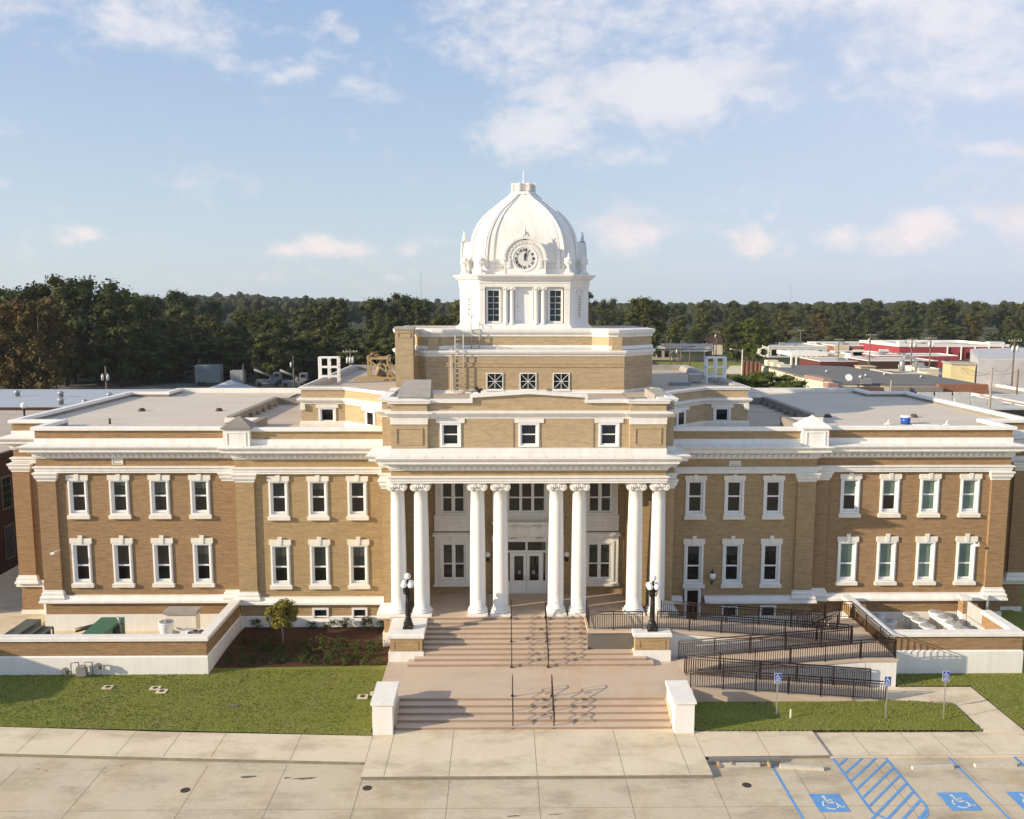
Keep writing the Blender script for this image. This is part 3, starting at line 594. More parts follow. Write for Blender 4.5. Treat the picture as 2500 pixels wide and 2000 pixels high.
# recess back wall
rh=[(-5.6,-2.55,2.27,9.8),(2.55,5.6,2.27,9.8),(-2.05,2.05,2.27,9.8)]
b=MB(); b.sheet(-5.75,5.75,2.2,9.9,0,[(-5.0,-3.58,3.17,5.34),(3.58,5.0,3.17,5.34),(-5.0,-3.58,7.18,9.2),(3.58,5.0,7.18,9.2),(-1.2,1.2,2.27,5.5),(-1.1,1.1,7.2,9.2)]); b.build('portico_wall',BR_M,CH)
def bay(cx):
    # white surround panels framing a pair of double-hung windows on both storeys
    b=MB()
    def P(x0,x1,y,z0,z1): b.box(cx+x0,cx+x1,y,.01,z0,z1)
    b.ring(cx-1.12,cx+1.12,2.92,5.80,cx-.71,cx+.71,3.17,5.34,-.10,.02); b.ring(cx-.86,cx+.86,3.05,5.5,cx-.71,cx+.71,3.17,5.34,-.14,-.10)
    P(-1.2,1.2,-.2,2.76,2.92); P(-1.22,1.22,-.26,5.80,5.94); P(-1.17,1.17,-.2,5.94,6.02)
    b.xprism([(cx-.1,5.5),(cx+.1,5.5),(cx+.16,5.79),(cx-.16,5.79)],-.17,-.1)
    P(-1.12,1.12,-.12,6.10,6.97); b.ring(cx-.85,cx+.85,6.3,6.85,cx-.72,cx+.72,6.42,6.76,-.15,-.12); P(-1.16,1.16,-.16,6.97,7.04)
    b.ring(cx-1.05,cx+1.05,7.04,9.88,cx-.71,cx+.71,7.18,9.2,-.10,.02); b.ring(cx-.83,cx+.83,7.08,9.4,cx-.71,cx+.71,7.18,9.2,-.14,-.10)
    o=b.build('window_surround',WH,CH)
    for z0,z1,zm,gt in ((3.17,5.34,4.10,GLB),(7.18,9.2,8.08,GL)):
        w=MB(); w.ring(cx-.71,cx+.71,z0,z1,cx-.59,cx+.59,z0+.1,z1-.1,.0,.12); w.box(cx-.10,cx+.10,-.0,.12,z0+.1,z1-.1)
        for a in (-.59,.10): w.box(cx+a,cx+a+.49,.02,.1,zm-.04,zm+.04)
        w.build('window_sash',WW,o)
        for a in (-.59,.10):
            for q0,q1 in ((z0+.1,zm),(zm,z1-.1)): MB().box(cx+a,cx+a+.49,.06,.08,q0,q1).build('pane',gt if q0>=zm else GL,o)
    # carved relief scroll on the panel
    g=MB()
    for k in range(9): g.ico((cx-.5+k*.125,-.125,6.59+.02*math.sin(k*2.1)),.05,1,.8)
    g.build('carved_relief',WH,o)
bay(-4.29); bay(4.29)
# centre bay
b=MB(); b.box(-2.0,-1.2,-.14,.01,2.27,5.5); b.box(1.2,2.0,-.14,.01,2.27,5.5); b.box(-2.05,2.05,-.3,.01,5.5,5.78); b.box(-2.02,2.02,-.42,.01,5.78,5.9)
b.box(-1.95,1.95,-.55,.01,5.9,6.62); b.box(-2.03,2.03,-.68,.01,6.62,6.76); b.box(-1.35,1.35,-.58,-.55,6.12,6.45)
b.box(-2.0,-1.1,-.12,.01,6.76,9.88); b.box(1.1,2.0,-.12,.01,6.76,9.88); b.box(-1.1,1.1,-.1,.01,6.76,7.2); b.box(-1.1,1.1,-.12,.01,9.2,9.88)
o=b.build('entrance_surround',WH,CH)
g=MB()
for k in range(11): g.ico((-.6+k*.12,-.6,6.5-.09*math.cos((k-5)*.5)),.055,1,.7)
for sx in (-1,1):
    for k in range(6): t=k*.9; g.ico((sx*(.75+.1*math.cos(t)),-.6,6.45+.1*math.sin(t)),.045,1)
g.build('carved_relief',WH,o)
g=MB()
for x in (-.75,.75): g.box(x-.2,x+.2,-.44,-.3,5.755,5.778)
g.build('soffit_light',BLK,o)
w=MB(); w.ring(-1.1,1.1,7.2,9.2,-1.02,1.02,7.3,9.1,-.02,.1)
for x in (-.35,.35): w.box(x-.08,x+.08,-.02,.1,7.3,9.1)
for x0,x1 in ((-1.02,-.43),(-.27,.27),(.43,1.02)): w.box(x0,x1,.0,.08,8.04,8.12)
w.build('window_sash',WW,o)
for x0,x1 in ((-1.02,-.43),(-.27,.27),(.43,1.02)):
    for q0,q1 in ((7.3,8.08),(8.08,9.1)): MB().box(x0,x1,.05,.07,q0,q1).build('pane',GL,o)
# entrance door assembly
w=MB(); w.ring(-1.2,1.2,2.27,5.5,-1.12,1.12,2.28,5.42,-.04,.12); w.box(-1.12,1.12,-.03,.1,4.78,4.90); w.box(-.06,.06,-.03,.1,4.90,5.42)
for s in (-1,1): w.box(s*.93,s*.985,-.03,.1,2.28,4.78); w.box(s*.985,s*1.12,-.02,.09,2.28,3.05)
df=w.build('door_frame',WW,CH)
for s in (-1,1):
    MB().box(s*.06,s*1.12,.05,.07,4.9,5.42).build('transom_pane',GL,df); MB().box(s*.985,s*1.12,.05,.07,3.05,4.78).build('sidelight_pane',GL,df)
    lo,hi=(-.925,-.008) if s<0 else (.008,.925)
    w=MB(); w.ring(lo,hi,2.30,4.76,lo+.2,hi-.17 if s<0 else hi-.2,3.07,4.56,-.01,.05) if s<0 else w.ring(lo,hi,2.30,4.76,lo+.17,hi-.2,3.07,4.56,-.01,.05)
    w.ring(lo+.1,hi-.1,2.42,2.95,lo+.14,hi-.14,2.46,2.91,-.022,-.01)
    dl=w.build('door_leaf',WW,CH); MB().box(lo+.15,hi-.15,.01,.03,3.0,4.6).build('pane',GL,dl)
    hx=s*.08; MB().tube([(hx,-.01,3.05),(hx,-.1,3.07),(hx+s*.03,-.13,3.2),(hx,-.1,3.36),(hx,-.01,3.38)],.016,6).build('door_handle',GALV,dl)
    MB().box(s*.42-.08,s*.42+.08,.0,.009,3.45,3.68).build('door_notice',plain('grey_notice_paper',(.3,.29,.27),.7),dl)
# portico platform
b=MB(); b.box(-7.6,7.6,-3.86,.0,-.3,2.27); b.build('portico_floor',DECK,CH)
# columns
SH=[(.47,2.60),(.455,2.66),(.44,2.72)]+[(.435-.07*(t**1.8),2.72+t*6.58) for t in [i/10 for i in range(11)]]+[(.40,9.31),(.40,9.35),(.36,9.37),(.36,9.50)]
colm=MB().lathe(0,0,SH,28).mesh('column',WH)
b=MB(); b.box(-.56,.56,-.56,.56,2.272,2.42); b.lathe(0,0,[(.53,2.42),(.56,2.45),(.56,2.50),(.53,2.54),(.48,2.56),(.47,2.58),(.50,2.60),(.50,2.64),(.46,2.67)],28); basem=b.mesh('base',WH)
b=MB(); b.lathe(0,0,[(.36,9.40),(.42,9.48),(.46,9.54),(.44,9.60)],24); b.box(-.46,.46,-.42,.42,9.62,9.70); b.box(-.49,.49,-.45,.45,9.695,9.728)
for sx in (-1,1):
    for r_,yy in ((.20,.40),(.165,.43),(.13,.41),(.09,.44),(.05,.46)): b.ycyl(sx*.355,9.47,-yy,yy,r_,20)
    b.tube([(sx*.37,-.42,9.655),(sx*.15,-.43,9.62),(0,-.43,9.60)],.035,6)
    for k in range(3): b.ico((sx*.11*k,-.42,9.52),.06,1,1.3)
capm=b.mesh('capital',WH)
for x in (-7.13,-5.87,-2.78,-1.53,1.53,2.78,5.87,7.13):
    o=D.objects.new('column',colm); COL.objects.link(o); o.parent=CH; o.location=(x,-3.27,0)
    for nm,q in (('base',basem),('capital',capm)): c=D.objects.new(nm,q); COL.objects.link(c); c.parent=o
# wall globes
def wall_globe(x,y,z):
    o=MB().lathe(x,y-.22,[(.0,z-.46),(.03,z-.42),(.02,z-.36),(.07,z-.3),(.09,z-.2),(.07,z-.14)],10).box(x-.03,x+.03,y-.2,y,z-.36,z-.30).box(x-.09,x+.09,y-.04,y,z-.48,z-.18).build('wall_lantern',BLK,CH)
    MB().ico((x,y-.22,z+.0),.165,3).build('globe',GLOBE,o)
wall_globe(-2.28,-.02,4.72); wall_globe(2.36,-.02,4.72)
# lantern on the right mid wing
x,y=10.95,-.02; o=MB().tube([(x,y,2.95),(x,y-.25,2.88),(x,y-.32,3.15)],.035).box(x-.06,x+.06,y-.04,y,2.8,3.1).lathe(x,y-.32,[(.05,3.1),(.1,3.16),(.1,3.2),(.04,3.22)],8).build('wall_lantern',BLK,CH); MB().lathe(x,y-.32,[(.16,3.58),(.08,3.68),(.03,3.72),(.02,3.85)],8).build('lantern_cap',BLK,o)
MB().lathe(x,y-.32,[(.1,3.2),(.2,3.4),(.19,3.52),(.15,3.6)],12).build('globe',GLOBE,o)

# ---------- attic above the portico
AT=[(-7.98,3.0),(-7.98,-2.75),(-7.40,-2.75),(-7.40,-3.6),(-5.44,-3.6),(-5.44,-3.4)]
ATF=AT+mir(AT)
ahol=[(x-.58,x+.58,11.63,12.93) for x in (-4.22,0.0,4.33)]
MB().sweep(AT,[(0,11.55),(0,13.25)]).build('attic_wall',BR_T,CH); MB().sweep(mir(AT),[(0,11.55),(0,13.25)]).build('attic_wall',BR_T,CH)
MB().sheet(-5.44,5.44,11.2,13.25,-3.4,ahol).build('attic_wall',BR_T,CH)
CEN=LEFT[8:]+mir(LEFT[8:])
MB().sweep([(-8.05,1.2)]+LEFT[9:11]+[(-7.42,-3.62),(7.42,-3.62)]+mir(LEFT[9:11])+[(8.05,1.2)],[(.03,11.2),(.03,11.58),(-.2,11.6)]).build('blocking_course',WH,CH)
MB().sweep([(-8.05,1.2)]+LEFT[9:12]+mir(LEFT[9:12])+[(8.05,1.2)],[(-.02,11.26),(-.25,11.3)]).build('cornice_flashing',WH,CH)
ACOR=[(0,13.16),(.06,13.2),(.06,13.30),(.16,13.36),(.22,13.46),(.30,13.50),(.30,13.57),(0,13.62)]
MB().sweep(ATF,ACOR).build('attic_cornice',WH,CH)
# white cap band under the cornice on the end panels, brick panel mouldings
for s in (1,-1):
    MB().box(s*-7.43,s*-5.42,-3.65,-3.5,12.9,13.2).build('panel_capping',WH,CH)
    MB().ring(min(s*-7.14,s*-5.7),max(s*-7.14,s*-5.7),11.78,12.72,min(s*-7.08,s*-5.76),max(s*-7.08,s*-5.76),11.84,12.66,-3.64,-3.6).build('brick_panel',BR_T,CH)
for a,c in ((-5.0,-3.45),(-.78,.82),(3.55,5.1)):
    MB().box(a,c,-3.47,-3.39,12.96,13.18).build('window_head',WH,CH)
for a,c in ((-3.4,-.83),(.87,3.5)): MB().box(a,c,-3.435,-3.39,11.6,13.17).build('brick_panel',BR_T,CH)
def sq_win(cx,y,w,z0,z1,mat=GL,mid=True):
    b=MB(); b.ring(cx-w-.2,cx+w+.2,z0-.18,z1+.12,cx-w-.08,cx+w+.08,z0-.08,z1+.04,y-.05,y+.16); b.ring(cx-w-.09,cx+w+.09,z0-.09,z1+.05,cx-w,cx+w,z0,z1,y+.02,y+.15)
    if mid: b.box(cx-w,cx+w,y+.03,y+.13,(z0+z1)/2-.03,(z0+z1)/2+.03)
    o=b.build('window',WW,CH)
    if mid:
        m_=(z0+z1)/2; MB().box(cx-w,cx+w,y+.08,y+.1,z0,m_).build('pane',mat,o); MB().box(cx-w,cx+w,y+.08,y+.1,m_,z1).build('pane',mat,o)
    else: MB().box(cx-w,cx+w,y+.08,y+.1,z0,z1).build('pane',mat,o)
    return o
for x in (-4.22,0.0,4.33): sq_win(x,-3.4,.37,11.82,12.82)
# upper parapet with pediment
MB().sweep(AT,[(0,13.6),(0,14.04)]).build('attic_parapet',BR_T,CH); MB().sweep(mir(AT),[(0,13.6),(0,14.04)]).build('attic_parapet',BR_T,CH)
b=MB(); b.xprism([(-5.44,13.6),(5.44,13.6),(5.44,14.04),(3.1,14.04),(3.1,14.32),(0,14.52),(-3.1,14.32),(-3.1,14.04),(-5.44,14.04)],-3.40,-3.1); b.build('pediment',BR_T,CH)
COPP=[(.14,14.03),(.14,14.13),(.19,14.16),(.19,14.22),(-.35,14.26),(-.35,14.03)]
MB().sweep(AT[:5]+[(-5.44,-3.42)],COPP,loop=True).build('coping',WH,CH); MB().sweep(mir(AT[:5]+[(-5.44,-3.42)]),COPP,loop=True).build('coping',WH,CH)
def slopecap(pts,w0,w1,t):
    b=MB(); n=len(pts)
    for i in range(n-1):
        (x0,z0),(x1,z1)=pts[i],pts[i+1]; b.xprism([(x0,z0),(x1,z1),(x1,z1+t),(x0,z0+t)],w0,w1)
    return b
b=slopecap([(-5.3,14.05),(-3.1,14.05)],-3.56,-3.0,.17); b.box(-3.16,-3.02,-3.561,-3.0,14.05,14.5); b.v and None
for seg in ([(-3.16,14.33),(0,14.53)],[(0,14.53),(3.16,14.33)]):
    c=slopecap(seg,-3.562,-3.0,.17); k=len(b.v); b.v+=c.v; b.f+=[tuple(i+k for i in q) for q in c.f]; b.sm+=c.sm
c=slopecap([(3.1,14.05),(5.3,14.05)],-3.56,-3.0,.17); k=len(b.v); b.v+=c.v; b.f+=[tuple(i+k for i in q) for q in c.f]; b.sm+=c.sm
b.box(3.02,3.16,-3.561,-3.0,14.05,14.5); b.build('pediment_coping',WH,CH)
b=MB(); b.quad((-7.8,-3.2,13.8),(7.8,-3.2,13.8),(7.8,5,13.8),(-7.8,5,13.8)); b.build('roof',ROOF2,CH)
b=MB(); b.xprism([(-3.1,13.7),(3.1,13.7),(3.1,14.32),(0,14.5),(-3.1,14.32)],-3.05,-2.2); b.box(-7.7,-3.1,-3.05,-2.75,13.7,14.1); b.box(3.1,7.7,-3.05,-2.75,13.7,14.1); b.build('parapet_lining',ROOF2,CH)
# sloped grey hood left of the pediment
b=MB(); q=[(-7.25,-2.6,13.7),(-5.35,-2.6,13.7),(-5.35,-2.6,14.28),(-7.25,-2.6,14.28),(-7.3,-.6,13.7),(-5.3,-.6,13.7),(-5.45,-.6,15.05),(-6.95,-.6,15.05)]
for f_ in ((0,1,2,3),(3,2,6,7),(1,5,6,2),(4,0,3,7),(5,4,7,6)): b.quad(*[q[i] for i in f_])
b.build('roof_hood',CAPST,CH)
b=MB(); b.box(7.1,7.9,-1.6,2.0,13.7,14.3); b.build('roof_upstand',CAPST,CH)
# ---------- octagonal-plan flank blocks
for s in (1,-1):
    F=[(-13.85,22.0),(-13.85,3.75),(-11.15,3.75),(-7.9,.5)]
    if s==-1: F=mir(F)
    def hol(): return None
    # front face with window hole
    b=MB(); xs=sorted((s*-13.85,s*-11.15)); wx=sorted((s*-12.62,s*-11.9)); b.sheet(xs[0],xs[1],11.6,14.06,3.75,[(wx[0]-.16,wx[1]+.16,12.02,12.86)]); b.build('flank_wall',BR_T,CH)
    MB().sweep([F[0],F[1]] if s==1 else [F[2],F[3]],[(0,11.6),(0,14.06)]).build('flank_wall',BR_T,CH)
    MB().sweep([F[2],F[3]] if s==1 else [F[0],F[1]],[(0,11.6),(0,14.06)]).build('flank_wall',BR_T,CH)
    MB().sweep(F,[(0,12.1),(.1,12.05),(.12,11.9),(.12,11.7)]).build('base_ledge',CREAM,CH)
    MB().sweep(F,[(0,13.14),(.06,13.16),(.06,13.26),(.18,13.32),(.24,13.42),(.24,13.50),(0,13.54)]).build('flank_cornice',WH,CH)
    MB().sweep(F,[(.08,14.03),(.08,14.1),(.14,14.13),(.14,14.2),(0,14.22)]).build('flank_coping',WH,CH)
    MB().sweep(F,[(.04,14.2),(-.2,14.28),(-.5,14.2),(-.62,13.9),(-.7,13.6)]).build('parapet_lining',CAPST,CH)
    MB().box(s*-12.94,s*-11.57,3.66,3.74,12.92,13.13).build('window_head',CREAM,CH)
    MB().box(s*-13.9,s*-13.6,3.6,3.7,12.8,13.15).build('corner_block',CREAM,CH)
    o=sq_win((wx[0]+wx[1])/2,3.75,.34,12.14,12.80,mid=False)
    # diagonal window
    b=MB(); b.ring(-.5,.5,12.0,12.95,-.3,.3,12.12,12.85,-.06,.0); b.box(-.8,.8,-.1,.0,12.95,13.14)
    M=Matrix.Translation(Vector((s*-9.3,1.9,0)))@Matrix.Rotation(-PI/4*s,4,'Z'); b.xf(M); o=b.build('window',WW,CH); g=MB().box(-.3,.3,-.03,-.015,12.12,12.85).xf(M).build('pane',GL,o)
    rp_=[(-13.4,22.5),(-13.4,4.2),(-11.3,4.2),(-7.8,.9),(-6,.9),(-6,22.5)]
    if s==-1: rp_=mir(rp_)
    b=MB(); b.quad(*[(x,y,13.85) for x,y in rp_]); b.build('roof',ROOF2,CH)
    MB().box(s*-14.0,s*-6,22.0,22.4,11.6,14.25).build('rear_parapet',CAPST,CH)
    # white lattice frame standing on the flank parapet
    xm=s*-13.35; b=MB()
    for y in (9.9,10.5):
        for k in range(3): b.box(xm-.70+k*.645,xm-.70+k*.645+.11,y,y+.1,13.85,15.62)
        for z in (14.28,14.92,15.58): b.box(xm-.70,xm+.70,y+.005,y+.095,z,z+.1)
    for k in (0,2):
        for z in (14.28,14.92,15.58): b.box(xm-.70+k*.645,xm-.70+k*.645+.11,10.0,10.5,z+.01,z+.09)
    tag(b.build('lattice_frame',WW),'white open lattice frame standing on the %s flank roof parapet'%('left' if s==1 else 'right'),'metal frame','lattice frames on the roof')
# ---------- drum
DR=[(-8.25,12.5),(-8.25,6.15),(-6.15,4.0)]; DRF=DR+mir(DR)
MB().sweep(DR,[(0,13.7),(0,16.1)]).build('drum_wall',BR_T,CH); MB().sweep(mir(DR),[(0,13.7),(0,16.1)]).build('drum_wall',BR_T,CH)
dh=[(-2.4,-1.36,14.0,15.06),(-.34,.7,14.0,15.06),(1.72,2.76,14.0,15.06)]
MB().sheet(-6.15,6.15,13.7,16.1,4.0,dh).build('drum_wall',BR_T,CH)
MB().sweep(DRF,[(0,15.42),(.05,15.44),(.05,15.50),(.02,15.52),(.02,15.60),(.05,15.62),(.05,15.68),(0,15.7)]).build('string_course',BR_T,CH)
MB().sweep(DRF,[(0,14.0),(.06,13.98),(.06,13.86),(.1,13.8),(.1,13.7)]).build('base_ledge',WH,CH)
MB().sweep(DRF,[(0,16.06),(.06,16.1),(.06,16.2),(.16,16.26),(.2,16.36),(.2,16.44),(-.6,16.5)]).build('drum_cornice',WH,CH)
MB().prism([(-8.2,12.5),(-8.2,6.2),(-6.1,4.05),(6.1,4.05),(8.2,6.2),(8.2,12.5)],16.3,16.46).build('roof',ROOF2,CH)
for i,(a,c,z0,z1) in enumerate(dh):
    b=MB(); b.ring(a,c,z0,z1,a+.055,c-.055,z0+.055,z1-.055,3.95,4.06); mx_=(a+c)/2; mz=(z0+z1)/2; h=.455
    for p,q in (((a+.07,mz),(c-.07,mz)),((mx_,z0+.07),(mx_,z1-.07)),((a+.07,z0+.07),(c-.07,z1-.07)),((a+.07,z1-.07),(c-.07,z0+.07))): b.bar((p[0],4.0,p[1]),(q[0],4.0,q[1]),.03)
    o=b.build('lattice_window',WW,CH); MB().box(a+.05,c-.05,4.05,4.06,z0+.05,z1-.05).build('pane',GLT,o); MB().box(a-.06,c+.06,3.9,4.0,z0-.08,z0).build('sill',WH,o)
# second tier with projecting corner piers and recessed faces
T2=[(-8.2,12.5),(-8.2,6.25),(-6.35,4.4),(-5.75,4.15),(-5.2,4.15),(-4.25,5.1)]
T2F=T2+mir(T2)
MB().sweep(T2F,[(0,16.4),(0,17.3)]).build('upper_tier_wall',BR_T,CH)
MB().sweep(T2F,[(0,16.72),(.04,16.72),(.1,16.62),(.1,16.5),(0,16.46)]).build('base_ledge',WH,CH)
MB().sweep(T2F,[(0,17.25),(.06,17.28),(.06,17.40),(.18,17.50),(.22,17.60),(.22,17.72),(-.3,17.8)]).build('upper_tier_cornice',WH,CH)
for s in (1,-1): MB().box(s*-6.0,s*-5.35,3.98,4.5,16.35,17.27).build('corner_pier',BR_T,CH)
MB().prism([(x*.99,y+.05) for x,y in T2F],17.5,17.76).build('roof',ROOF2,CH)
# chimney, roof kit
b=MB(); b.box(-7.95,-6.85,3.3,4.4,13.7,17.75); c_=b.build('chimney',BR_T,CH)
MB().box(-8.0,-6.8,3.25,4.45,17.75,17.92).build('chimney_cap',CAPST,c_); MB().ring(-7.8,-7.0,17.25,17.6,-7.74,-7.06,17.31,17.54,3.27,3.3).build('brick_panel',BR_T,c_)
# ---------- clock tower
CX,CY=0.0,9.65
def octa(a,b_,cy=CY):  # half width a, face half width b ; CCW from front-left
    return [(-b_,cy-a),(b_,cy-a),(a,cy-b_),(a,cy+b_),(b_,cy+a),(-b_,cy+a),(-a,cy+b_),(-a,cy-b_)]
TA,TB=4.15,2.85
O=octa(TA,TB)
# walls: front is a recessed screen between the corner piers, the other faces plain with panels
b=MB(); b.prism(O,17.7,20.6); 
b=MB()
for i in range(1,8): (x0,y0),(x1,y1)=O[i],O[(i+1)%8]; b.quad((x0,y0,17.7),(x1,y1,17.7),(x1,y1,20.6),(x0,y0,20.6))
YF=CY-TA
b.sheet(-2.45,2.45,17.7,20.6,YF+.22,[(-2.33,-1.63,18.22,20.14),(1.6,2.3,18.22,20.14),(-.56,.48,18.02,20.22)])
b.build('tower_wall',WH,CH)
MB().box(-2.6,2.6,YF+.6,YF+.7,17.7,20.6).build('inner_wall',D.materials['dark_interior'],CH)
MB().sweep(O,[(0,18.06),(.05,18.02),(.1,17.95),(.22,17.88),(.26,17.76),(.26,17.7)],closed=True).build('tower_base',WH,CH)
MB().sweep(O,[(0,20.34),(.05,20.38),(.05,20.58),(.08,20.6),(.08,20.78),(.2,20.84),(.26,20.88),(.30,20.98),(.42,21.02),(.44,21.12),(0,21.16)],closed=True).build('tower_cornice',STAIN,CH)
MB().prism(octa(TA,TB),21.0,21.17).build('cornice_top',STAIN,CH)
b=MB()
for s in (-1,1):
    b.box(s*2.85,s*2.50,YF,YF+.3,17.7,20.5); b.box(s*2.86,s*2.50,YF-.04,YF,20.22,20.38); b.box(s*2.86,s*2.5,YF-.06,YF,17.9,18.1)
b.box(-2.5,2.5,YF+.02,YF+.24,17.8,18.0); b.box(-2.5,2.5,YF+.04,YF+.24,20.3,20.6)
b.build('corner_pilaster',WH,CH)
for cx in (-1.98,1.95):
    b=MB(); b.ring(cx-.46,cx+.46,18.08,20.28,cx-.35,cx+.35,18.22,20.14,YF+.14,YF+.3)
    b.box(cx-.012,cx+.012,YF+.22,YF+.26,18.22,20.14)
    for k in range(1,5): z=18.22+k*1.92/5; b.box(cx-.35,cx+.35,YF+.22,YF+.26,z-.012,z+.012)
    o=b.build('tower_window',WW,CH); MB().box(cx-.35,cx+.35,YF+.27,YF+.285,18.22,20.14).build('pane',GLT,o)
cc_=MB().lathe(0,0,[(.2,18.0),(.2,18.08),(.16,18.12),(.17,18.16),(.145,18.2),(.125,20.1),(.14,20.14)],16).mesh('column',WH)
ck=MB(); ck.lathe(0,0,[(.13,20.12),(.15,20.2),(.2,20.3),(.2,20.33)],12); ck.box(-.2,.2,-.16,.16,20.3,20.36)
for s in (-1,1):
    ck.ycyl(s*.15,20.24,-.17,-.1,.06,10)
ck=ck.mesh('capital',WH)
for x in (-1.2,-.8,.73,1.18):
    o=D.objects.new('small_column',cc_); COL.objects.link(o); o.parent=CH; o.location=(x,YF+.08,0); c=D.objects.new('capital',ck); COL.objects.link(c); c.parent=o
b=MB(); b.ring(-.62,.54,17.98,20.3,-.53,.45,18.04,20.2,YF+.12,YF+.22); b.box(-.53,.45,YF+.2,YF+.24,18.04,20.2); o=b.build('tower_door',WW,CH); MB().tube([(-.46,YF+.2,19.15),(-.46,YF+.13,19.15),(-.36,YF+.13,19.15)],.015).build('door_handle',GALV,o)
# louvres in the chamfers
for s in (-1,1):
    b=MB(); b.ring(-.17,.17,18.4,19.95,-.13,.13,18.46,19.9,-.05,.0)
    for k in range(9): z=18.5+k*.158; b.quad((-.13,-.045,z),(.13,-.045,z),(.13,-.002,z+.1),(-.13,-.002,z+.1))
    b.ring(-.34,.34,18.3,20.15,-.30,.30,18.34,20.1,-.02,.0); b.tube([(-.3,-.03,20.0),(-.15,-.04,20.22),(0,-.05,20.12),(.15,-.04,20.22),(.3,-.03,20.0)],.03)
    M=Matrix.Translation(Vector((s*3.5,CY-3.5,0)))@Matrix.Rotation(s*PI/4,4,'Z'); b.xf(M); o=b.build('louvre',WH,CH)
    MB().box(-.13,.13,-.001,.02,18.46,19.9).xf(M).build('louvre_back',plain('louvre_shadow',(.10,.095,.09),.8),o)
# dome: chamfered-square sections
PR=[(21.15,3.62,.715),(21.3,3.56,.715),(22.14,3.53,.715),(23.07,3.44,.71),(23.6,3.35,.70),(24.0,3.22,.69),(24.45,3.0,.675),(24.91,2.68,.66),(25.37,2.21,.645),(25.6,1.95,.62),(25.83,1.69,.57),(26.05,1.45,.51),(26.2,1.28,.46),(26.42,1.0,.40),(26.52,.93,.38)]
KZ={z:k for z,a,k in PR}; PR=[(z,a) for z,a,k in PR]
b=MB(); n=8
for z,a in PR:
    for (x,y) in octa(a-.09,(a-.09)*KZ[z]): b.v.append((x,y,z))
for j in range(len(PR)-1):
    for i in range(8): i2=(i+1)%8; b.f.append((j*8+i,j*8+i2,(j+1)*8+i2,(j+1)*8+i)); b.sm.append(False)
dome=b.build('dome',STAIN,CH)
# raised bands on the chamfers and twin mouldings beside each arris
rb=MB()
def dpt(i,z,a,u,off):
    o=octa(a-.07+off,(a-.07+off)*KZ[z]); p=Vector(o[i]); q=Vector(o[(i+1)%8]); w=p+(q-p)*u; return (w.x,w.y,z)
for i in range(8):
    cham=i%2==1
    segs=[(.0,1.0,.06)] if cham else []
    if cham: segs=[(0.0,.16,.15),(.16,.22,.06),(.22,.78,.12),(.78,.84,.06),(.84,1.0,.15)]
    else: segs=[(0,.03,.13),(.97,1.0,.13),(.045,.10,.09),(.90,.955,.09)]
    for u0,u1,off in segs:
        k=len(rb.v)
        for z,a in PR[:]:
            fade=1
            for (u,o_) in ((u0,-.08),(u0,off-.05),(u1,off-.05),(u1,-.08)): rb.v.append(dpt(i,z,a,u,o_))
        for j in range(len(PR)-1):
            for q in range(3): rb.f.append((k+j*4+q,k+j*4+q+1,k+(j+1)*4+q+1,k+(j+1)*4+q)); rb.sm.append(False)
rb.build('rib',WH,dome)
MB().sweep(octa(3.52,2.5),[(0,21.55),(.05,21.53),(.05,21.4),(.1,21.3),(.1,21.15)],closed=True).build('dome_plinth',STAIN,dome)
for z in (21.85,): MB().sweep(octa(3.50,2.49),[(-.03,z-.02),(.012,z),(-.03,z+.02)],closed=True).build('course_line',STAIN,dome)
